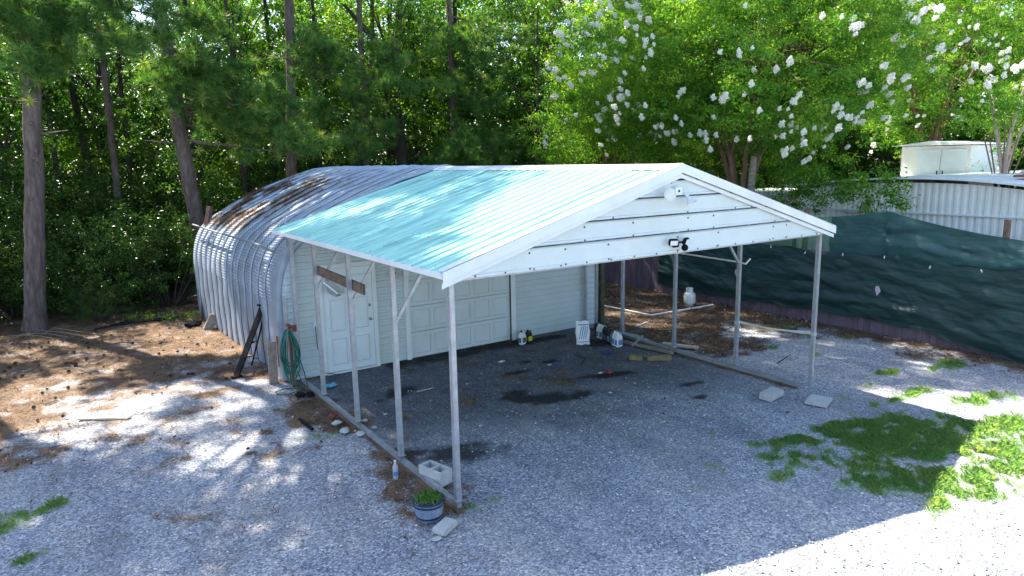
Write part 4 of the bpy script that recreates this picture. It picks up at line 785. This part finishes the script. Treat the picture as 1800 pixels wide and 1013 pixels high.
cz_ = RNG.uniform(12.5, 19.5, len(cx_)); SV = np.array([SUN.x/SUN.z, SUN.y/SUN.z, 1]); CL = np.stack([cx_, cy_, 0*cx_], 1)+SV*cz_[:, None]
PB = np.array([[p['top'][0], p['top'][1]] for p in PINES]); own = np.argmin(np.hypot(CL[:, None, 0]-PB[None, :, 0], CL[:, None, 1]-PB[None, :, 1]), 1)
LIMBS = {0: [(-3.03, 13.6, 7.28), (-2.27, 13.0, 7.25), (-1.63, 12.8, 6.89), (-.57, 13.0, 7.53), (-.51, 13.0, 6.87), (-2.89, 13.8, 6.56), (-3.68, 13.6, 7.5), (-1.4, 13.2, 7.7), (-4.8, 13.5, 7.2), (-3.4, 13.3, 6.1)],
         1: [(.29, 14, 6.64), (1.28, 14, 6.4), (1.3, 15, 7.59), (2.16, 14, 5.98), (1.66, 14, 5.5), (2.91, 14.5, 5.41), (3.55, 14.5, 4.75), (2.67, 15, 4.77), (.6, 14.3, 5.9), (2.2, 14.6, 4.9), (3.2, 14.2, 4.1), (-.2, 14.4, 5.9)],
         2: [(4.99, 16, 7.3), (5.95, 16, 6.7), (4.4, 16.2, 5.6), (4.9, 15.6, 4.6), (4.2, 15.8, 7.6)],
         3: [(-5.9, 15.5, 7.8), (-5.4, 15, 6.6), (-5.8, 15.2, 5.7)],
         4: [(6.97, 16.2, 6.7), (8.07, 16.5, 6.5), (5.7, 17, 6.0), (6.4, 16.5, 5.0), (7.3, 17, 7.6), (6.0, 17, 4.4)],
         5: [(9.4, 18, 8.4), (10.88, 18, 8.4), (12.45, 18, 8.0), (13.6, 18, 8.9), (11.62, 18, 7.2), (9.65, 17, 4.5), (11.18, 17, 4.5), (12.59, 17.5, 4.7), (9.14, 17, 4.0), (10.4, 16.7, 4.1), (12, 17, 4.1), (10.2, 18, 6.8), (11.8, 17.6, 6.0)], 6: [(-2.3, 18.6, 7.4), (-.6, 18.6, 7.9)]}
for i, p in enumerate(PINES):
    rr = random.Random(i+50); bx_, by_ = p['b']; e = empty('pine_tree', (bx_, by_, 0), p['l'], 'pine tree'); tx, ty, tz = p['top'][0]-bx_, p['top'][1]-by_, p['top'][2]
    key = list(p['z'])+[(tx, ty, tz)]; pts = []; rad = []
    for a, b_ in zip(key[:-1], key[1:]):
        nn = max(2, int((b_[2]-a[2])/.35))
        for j in range(nn): f = j/nn; q = Vector(a).lerp(Vector(b_), f); pts.append(q+Vector((rr.uniform(-.012, .012), rr.uniform(-.012, .012), 0)))
    pts.append(Vector(key[-1]))
    for q in pts: f = q.z/tz; rad.append(p['r']*((1-f)**.8*.95+.05)*(1+.35*math.exp(-q.z/.18))*(1+rr.uniform(-.02, .02)))
    m = MB().tube(pts, rad, 16)
    def trunk_at(z):
        for a, b_ in zip(pts[:-1], pts[1:]):
            if a.z <= z <= b_.z: return a.lerp(b_, (z-a.z)/max(b_.z-a.z, 1e-6))
        return pts[-1]
    if i in (0, 1):
        for k in range(9 if i == 0 else 3):
            z = rr.uniform(1, 7); q = trunk_at(z); a = rr.uniform(-2.6, -.4); m.rock((q.x+math.cos(a)*p['r']*.83, q.y+math.sin(a)*p['r']*.83, z), (.12, .12, .12), k, sub=1)
    for k in range(6):
        z = rr.uniform(4, 11); q = trunk_at(z); a = rr.uniform(0, 6.28); l_ = rr.uniform(.3, 1.2); m.tube([q, q+Vector((math.cos(a)*l_, math.sin(a)*l_, .1*l_))], [.03, .012], 5)
    # visible low limbs
    tufts = []; dirs = []
    for c in LIMBS.get(i, []):
        c = Vector((c[0]-bx_, c[1]-by_, c[2])); st_ = trunk_at(min(c.z+rr.uniform(.2, .9), tz-1)); path = wobble(st_, c, 6, .12, rr); m.tube(path, [.05, .042, .036, .03, .024, .018, .010], 6)
        for k in range(11):
            q = path[2+k % 5]; d = Vector((rr.uniform(-1, 1), rr.uniform(-1, .4), rr.uniform(-.5, .5))).normalized()*rr.uniform(.35, .95); m.tube([q, q+d*.5+Vector((0, 0, .03)), q+d], [.012, .008, .005], 4)
            for j in range(6): f = rr.uniform(.35, 1.05); g = q+d*f; tufts.append((g.x+rr.gauss(0, .16), g.y+rr.gauss(0, .16), g.z+rr.gauss(0, .12))); dirs.append((d.x*.7, d.y*.7, d.z*.7+.35))
    own_c = CL[own == i]-np.array([bx_, by_, 0])
    for c in own_c[::7]:
        st_ = trunk_at(min(c[2]*.96, tz-.5)); m.tube(wobble(st_, c, 3, .15, rr), [.07, .05, .035, .02], 5)
    m.build('trunk', barkm, e, True)
    if tufts:
        V = needles(np.array(tufts), 60, .27, .017, dirs=np.array(dirs)); tn = np.repeat(RNG.beta(1.6, 2.6, len(tufts)), 60)*.85+RNG.random(len(V))*.25; soup('low_needles', V, 3, needlem, tn, e)
    if len(own_c):
        cc = np.repeat(own_c, 13, 0)+RNG.normal(size=(len(own_c)*13, 3))*np.array([.24, .24, .20]); V = needles(cc, 24, .27, .021, up=.2); soup('crown', V, 3, pinecan, RNG.random(len(V)), e)

# hardwoods
def hardwood_meshes(seed, H=11., R=3.0, zlo=2.2, nl=60, per=330, size=.12, r=.16, lm=leafd, fork=False, parent=None):
    rr = random.Random(seed); g = np.random.default_rng(seed); m = MB(); lean = Vector((rr.uniform(-.6, .6), rr.uniform(-.5, .5), 0)); pts = [Vector((0, 0, 0))+lean*(f**1.5)+Vector((0, 0, H*.86*f))+Vector((rr.uniform(-.06, .06), rr.uniform(-.06, .06), 0)) for f in np.linspace(0, 1, 12)]
    m.tube(pts, [r*(1-.85*f)*(1+.3*math.exp(-f*14)) for f in np.linspace(0, 1, 12)], 9); C = []
    for k in range(nl):
        z = zlo+(H-zlo)*rr.random()**.9; f = (z-zlo)/(H-zlo); rad = R*(.55+.75*math.sin(PI*min(f*.85+.12, 1)))*rr.uniform(.35, 1.0); a = rr.uniform(0, 6.28)
        c = Vector((math.cos(a)*rad, math.sin(a)*rad, z)); C.append(c)
        if k % 2 == 0: i0 = min(10, max(2, int(z/H*11)-1)); q = pts[i0]; m.tube([q, q.lerp(c, .45)+Vector((0, 0, .25)), c], [r*.32*(1-i0/14), r*.18, .012], 5)
    C = np.array([tuple(c) for c in C]); sub = np.repeat(C, 5, 0)+g.normal(size=(len(C)*5, 3))*np.array([.55, .55, .34]); P = clumps(sub, per//5, .30, g, .6); tint = np.repeat(g.beta(1.7, 2.4, len(sub)), per//5)*.75+g.random(len(P))*.3
    return m, soup_data(P, size, tint, g), lm
def soup_data(P, size, tint, g): return leafquads(P, size, .7, .5, g), tint
def mk_tree(name, x, y, data, label, cat, bark, group=None, rz=0, sc=1.):
    e = empty(name, (x, y, 0), label, cat, group, rz); m, (V, t), lm = data; m.build('trunk', bark, e, True); soup('crown', V, 4, lm, t, e); e.scale = (sc,)*3; return e
def copy_tree(src, x, y, rz, sc, label, group=None):
    c = src.copy(); COL.objects.link(c); c.location = (x, y, 0); c.rotation_euler = (0, 0, rz); c.scale = (sc,)*3; c['label'] = label
    if group: c['group'] = group
    for ch in src.children: d = ch.copy(); COL.objects.link(d); d.parent = c
    return c
A = mk_tree('hardwood_tree', -6.5, 19, hardwood_meshes(1, 11, 2.6, 1.5), 'leafy hardwood behind the big left pine at the picture edge', 'tree', barkd)
B = mk_tree('hardwood_tree', 8.9, 21.5, hardwood_meshes(2, 12, 2.8, 3.6, 54, lm=leafb, r=.26), 'dark forked hardwood behind the hut ridge with bright leaves around', 'tree', barkd)
Cc = mk_tree('hardwood_tree', 3.2, 22, hardwood_meshes(3, 12, 2.4, 3, 50, r=.13, lm=leafb), 'thin hardwood with sunny leaves right of the leaning pine', 'tree', barkd)
D = mk_tree('hardwood_tree', 15.4, 19.5, hardwood_meshes(4, 12, 3.0, 2.0, 70), 'dark dense hardwood left of the flowering tree', 'tree', barkd)
G = 'dark hardwoods crowded deep in the woods'; gl_ = 'slender shaded hardwood deep in the crowded woods'
for (s_, x, y, rz, sc) in [(A, -4.5, 21.5, 2.1, 1.0), (A, -1.8, 23, 4.0, .95), (D, -9.5, 21, 1, 1), (B, -3.4, 25, 3.5, .9), (A, .8, 20.5, 5.1, .85), (D, 1.8, 26, 2.2, 1), (A, 5.2, 25, 3, .95), (Cc, 6.2, 22.5, 1, .9), (A, 7.4, 26, .4, 1.0), (Cc, 11.2, 23, 2.6, 1), (D, 12.8, 24.5, 4.4, .9), (A, 14.5, 26, 1.4, 1.05), (Cc, 17.5, 22, 5, 1), (B, 19, 25, 1.2, 1.0), (D, 21.5, 20, .6, 1), (A, 23.5, 16, 2.8, 1), (Cc, 24.5, 12.5, 4.3, 1.05), (D, 27, 9, 3.1, 1), (B, 27.5, 15, 4.8, 1), (Cc, 29, 5, .9, 1), (A, 31, 10, 2, 1.1), (D, 33, 3, 1, 1.1), (A, 18.6, 16.5, .2, .8), (D, -12.5, 24, 5.5, 1.1), (B, 32, -2, 2, 1)]:
    copy_tree(s_, x, y, rz, sc, gl_, G)
# bare inner trunks
m0 = MB(); rr = random.Random(77)
tk = [(7.5, 21.2, .17), (8.95, 20.6, .25), (12.9, 23.5, .16), (13.7, 23.6, .17), (5.9, 21.8, .12), (2.5, 19.8, .09), (-2.0, 22.5, .15), (-1.0, 21.5, .10), (4.4, 23, .12), (10.6, 22.4, .12), (1.5, 23.5, .13), (-5.6, 22.8, .14), (-3.0, 20.5, .09)]
for i, (x, y, r) in enumerate(tk):
    e = empty('bare_tree', (x, y, 0), ['dark trunk with a low side limb behind the hut, left of the forked one', 'thick dark forked trunk rising behind the carport roof'][i] if i < 2 else 'dark bare trunk standing among the woods leaves', 'tree', None if i < 2 else 'dark bare trunks in the woods')
    if i == 1:
        key = [(0, 0, 0), (.15, 0, 4), (-.05, 0, 6.6), (-.15, 0, 8), (-.75, 0, 8.7), (-2, 0, 10)]; MB().tube(key, [.3, .27, .22, .17, .13, .06], 12).tube([(-.05, 0, 6.5), (.15, 0, 8.5), (.4, 0, 10.5), (.5, 0, 14)], [.2, .15, .12, .05], 10).tube([(-.12, 0, 7.6), (.9, .1, 8.2), (1.9, .2, 8.3)], [.09, .06, .03], 8).build('trunk', barkd, e, True)
    elif i == 0: MB().tube([(0, 0, 0), (-.1, 0, 4.3), (.15, 0, 6.6), (.7, 0, 7.4), (.9, 0, 10.5)], [.2, .18, .15, .12, .07], 10).tube([(.1, 0, 4.8), (1.1, -.3, 4.9), (2.4, -.6, 4.1)], [.09, .07, .03], 8).build('trunk', barkd, e, True)
    else: p_ = wobble((0, 0, 0), (rr.uniform(-.5, .5), rr.uniform(-.3, .3), 13), 8, .07, rr); MB().tube(p_, [r*(1-.06*k) for k in range(9)], 9).tube([p_[5], p_[5]+Vector((rr.uniform(-1.3, 1.3), -.3, 1))], [.05, .015], 5).build('trunk', barkd, e, True)
# shrubs
def shrub_data(seed, R, H, n):
    g = np.random.default_rng(seed); rr = random.Random(seed); m = MB(); C = []
    for k in range(26):
        a = rr.uniform(0, 6.28); rad = R*math.sqrt(rr.random()); h = H*(1-.45*(rad/R)**2)*rr.uniform(.25, 1); c = Vector((math.cos(a)*rad, math.sin(a)*rad, h)); C.append(c); m.tube([(c.x*.15, c.y*.15, 0), (c.x*.6, c.y*.6, h*.55), c], [.028, .018, .006], 5)
    C = np.array([tuple(c) for c in C]); sub = np.repeat(C, 8, 0)+g.normal(size=(len(C)*8, 3))*np.array([.30, .30, .22]); sub[:, 2] = np.abs(sub[:, 2]); P = clumps(sub, n//len(sub), .17, g, .8); P = P[P[:, 2] > .02]; t = g.beta(1.6, 2.2, len(P)); return m, (leafquads(P, .075, .8, .36, g), t), shrubm
sh1 = mk_tree('shrub', -2.7, 15.6, shrub_data(1, 1.4, 2.9, 17000), 'tall glossy shrub in the middle of the thicket, right of the big pine', 'shrub', barkd); sh2 = mk_tree('shrub', -.9, 15.2, shrub_data(2, 1.3, 2.7, 17000), 'glossy shrub of the thicket nearest the hut back corner', 'shrub', barkd)
for (s_, x, y, rz, sc, l_) in [(sh2, -4.6, 16.3, 1.3, 1.05, 'shrub of the thicket directly behind the big pine trunk'), (sh1, -6.3, 15.4, 2.9, .95, 'shrub of the thicket at the left picture edge'), (sh1, -1.7, 17.4, 4.2, 1.25, 'taller shrub of the thicket at the foot of the leaning pine'), (sh2, -3.8, 18.2, 5.1, 1.4, 'tallest shrub of the thicket rising right behind the big pine'), (sh2, -8.0, 17.5, .5, 1.3, 'tall shrub of the thicket left of the big pine'), (sh1, .6, 18.3, .5, 1.3, 'shrub of the thicket showing above the far end of the hut'), (sh2, -5.5, 13.6, 3.9, .42, 'low leafy shrub left of the big pine foot'), (sh1, -2.6, 14.1, 5.9, .42, 'low shrub in front of the thicket between pine and hut')]: copy_tree(s_, x, y, rz, sc, l_)
ug = 'shrubs of the shaded wood floor'
for k in range(26):
    x = -9+k*.95+random.uniform(-.4, .4); copy_tree(sh1 if k % 2 else sh2, x, 21+random.uniform(-1.5, 5), random.uniform(0, 6), random.uniform(1.4, 1.9), 'shaded shrub on the wood floor behind the nearer trees', ug)
for i, (x, y) in enumerate([(-1.6, 13.4), (-2.0, 13.7), (-1.2, 13.0), (-.7, 12.9)]):
    c = RNG.normal(size=(120, 3))*np.array([.12, .12, .06])+np.array([0, 0, .12]); o = soup('seedling', leafquads(c, .06, 1, .5), 4, leafb, RNG.random(120)*.6+.4); o.location = (x, y, 0); T(o, 'small bright green seedling in front of the thicket', 'seedling', 'seedlings in front of the thicket')
# far wood
g = np.random.default_rng(9); N_ = 21000; th = g.uniform(-.75, 1.35, N_); rd = g.uniform(34, 46, N_); zz = g.beta(1.0, 1.25, N_)*15; cc = np.stack([-3.5+rd*np.sin(th), -6.5+rd*np.cos(th), zz], 1); k = n2.fbm(th*22+3, zz*.5, 3) > .22+.24*(zz > 9); cc = cc[k]; P = clumps(cc, 26, .8, g, .7)
tag(soup('far_wood', leafquads(P, .26, .6, .55, g), 4, leafb, np.repeat(g.beta(1.6, 2, len(cc)), 26)*.8+g.random(len(P))*.2, kind='stuff'), 'mass of leafy forest closing the view behind the yard', 'woodland')

# crape myrtles
def myrtle(seed, x, y, R, z0, H, ncl, per, label, nfl, squash=1.):
    rr = random.Random(seed); g = np.random.default_rng(seed); e = empty('crape_myrtle', (x, y, 0), label, 'flowering tree'); m = MB(); C = []; F = []
    stems = []
    for k in range(6):
        a = k*PI/3+rr.uniform(-.3, .3); top = Vector((math.cos(a)*R*.35, math.sin(a)*R*.35, z0+(H-z0)*.45)); p_ = [Vector((math.cos(a)*.10, math.sin(a)*.10, 0)), Vector((math.cos(a)*.14, math.sin(a)*.14, z0*.9)), Vector((math.cos(a)*.5, math.sin(a)*.5, z0+1)), top]; m.tube(p_, [q_*min(1, R/4) for q_ in (.11, .085, .06, .03)], 8); stems.append(p_)
    for k in range(ncl):
        d = Vector((rr.gauss(0, 1), rr.gauss(0, 1), rr.gauss(0, 1))).normalized(); f = rr.uniform(.12, 1.)**.5; zc_ = (z0+H)/2; lump = 1+.16*math.sin(3*math.atan2(d.y, d.x)+seed)+.12*math.sin(5*d.z+seed)
        c = Vector((d.x*R*f*lump, d.y*R*f*lump*squash, zc_+d.z*(H-z0)/2*f*lump)); 
        if c.z < z0-.6: continue
        al = c.x*-.786+c.y*-.617; pe = abs(c.x*.617-c.y*.786)
        if c.z < 4.5 and pe < .9 and al > -.6: continue
        C.append(c)
        if k % 9 == 0: q = rr.choice(stems); m.tube([q[3] if c.z > z0+1.5 else q[2], (q[3]+c)/2+Vector((0, 0, .2)), c], [.03, .018, .006], 4)
        if f > .80 and d.z > -.8 and len(F) < nfl*6: F.append((c, d))
    m.build('trunk', barkp, e, True); C = np.array([tuple(c) for c in C]); sub = np.repeat(C, 4, 0)+g.normal(size=(len(C)*4, 3))*np.array([.30, .30, .20]); P = clumps(sub, per//4, .21, g, .65); t = np.repeat(g.beta(1.8, 2.0, len(sub)), per//4)*.65+g.random(len(P))*.35; t += .15*sm(z0+2, H, P[:, 2])
    soup('crown', leafquads(P, .082, .6, .45, g), 4, leafm, t, e); return e, F, rr, g
def panicle(seed):
    g = np.random.default_rng(seed); n = 420; z = g.random(n)**.8; a = g.uniform(0, 6.28, n); r = .105*np.sin(np.clip(z*.9+.12, 0, 1)*PI)**.6*(g.random(n)**.4)*(.8+.4*np.sin(a*3+seed+z*4)); c = np.stack([np.cos(a)*r, np.sin(a)*r, z*.30-.06], 1); return leafquads(c, .036, .2, .9, g), g.random(n)
petalm = leafmat('petals', (.86, .85, .82), (.93, .92, .90), (.96, .95, .94), .58, .8)
pm = []
for s_ in range(4): V, t = panicle(s_); o = soup('flower_cluster', V, 4, petalm, t); pm.append(o.data); bpy.data.objects.remove(o)
def add_flowers(e, F, rr, nmax, tocam=True):
    extra = []; tot = nmax[1]; nmax = nmax[0]; base = Vector(e.location); camv = Vector((-3.5, -6.5, 3.9)); fs = sorted(F, key=lambda q: -((camv-(base+q[0])).normalized().dot(q[1])+.50*q[1].z+rr.uniform(0, 1.25))); used = 0
    for c, d in fs:
        if used >= tot: break
        for j in range(rr.choice((1, 1, 2, 3, 5))):
            if used >= tot: break
            o = bpy.data.objects.new('flower_cluster', rr.choice(pm)); COL.objects.link(o); o.parent = e; extra.append(o); o.location = c+d*.5+Vector((rr.gauss(0, .2), rr.gauss(0, .2), rr.gauss(0, .16))); dd = Vector((d.x*.8, d.y*.8, .55+rr.uniform(-.3, .3))); o.rotation_euler = dd.to_track_quat('Z', 'Y').to_euler(); s_ = rr.uniform(.36, .78); o.scale = (s_,)*3; used += 1
    if used > nmax:
        VV = []
        for o in extra[nmax:]:
            o.rotation_mode = 'XYZ'; M = Matrix.LocRotScale(o.location, o.rotation_euler, o.scale); co = np.empty(len(o.data.vertices)*3, np.float32); o.data.vertices.foreach_get('co', co); A_ = np.array(M); VV.append(co.reshape(-1, 3)@A_[:3, :3].T+A_[:3, 3]); bpy.data.objects.remove(o)
        VV = np.concatenate(VV).reshape(-1, 4, 3); soup('smaller_flowers', VV, 4, petalm, RNG.random(len(VV)), e, 'stuff')
e1, F1, r1, g1 = myrtle(21, 13.3, 6.7, 4.6, 2.9, 10.8, 1180, 250, 'big crape myrtle covered in white blooms above the carport gable', 100); add_flowers(e1, F1, r1, (100, 640))
e2, F2, r2, g2 = myrtle(22, 13.2, 12.0, 3.0, 2.2, 9.4, 430, 230, 'smaller shaded crape myrtle left of the big blooming one', 30); add_flowers(e2, F2, r2, (50, 50))
e3, F3, r3, g3 = myrtle(23, 22.9, 6.2, 4.3, 4.1, 11.5, 460, 230, 'sparsely blooming crape myrtle above the white shed roof', 30); add_flowers(e3, F3, r3, (90, 90))
e4, F4, r4, g4 = myrtle(24, 17.6, 1.7, 1.1, 3.3, 5.6, 60, 150, 'small open crape myrtle with pale twisted stems at the right edge', 30); add_flowers(e4, F4, r4, (40, 40))
m = MB()
for k in range(5): a = k*1.25; m.tube([(0, 0, 3.2), (math.cos(a)*.25, math.sin(a)*.25, 4.3), (math.cos(a)*.8+.3, math.sin(a)*.8, 5.8)], [.055, .04, .02], 7)
m.build('stem', mat('pale_bark', (.42, .33, .27), .8, 0, .2, 8), e4, True)
sn = T(MB().tube([(12.9, 6.05, 0), (12.92, 6.03, 3.3), (12.94, 6.0, 3.9)], [.10, .10, .085], 10).build('dead_stump', wood, None, True), 'grey broken dead trunk right of the big myrtle stems', 'dead trunk')
# drooping branch of the myrtle over the fence
C = np.array([(12.6, 2.7-.35*k*.0+.0, 3.0) for k in range(1)]); pts = [(12.6+g1.normal()*.3, y_, 3.15-.28*abs(y_-3.2)*.9+g1.normal()*.12) for y_ in np.linspace(1.8, 5.0, 30)]; P = clumps(np.repeat(np.array(pts), 3, 0)+g1.normal(size=(90, 3))*np.array([.25, .2, .25]), 60, .2, g1); soup('low_branch_leaves', leafquads(P-np.array([13.3, 6.7, 0]), .082, .4, .45, g1), 4, leafm, g1.random(len(P))*.8, e1)
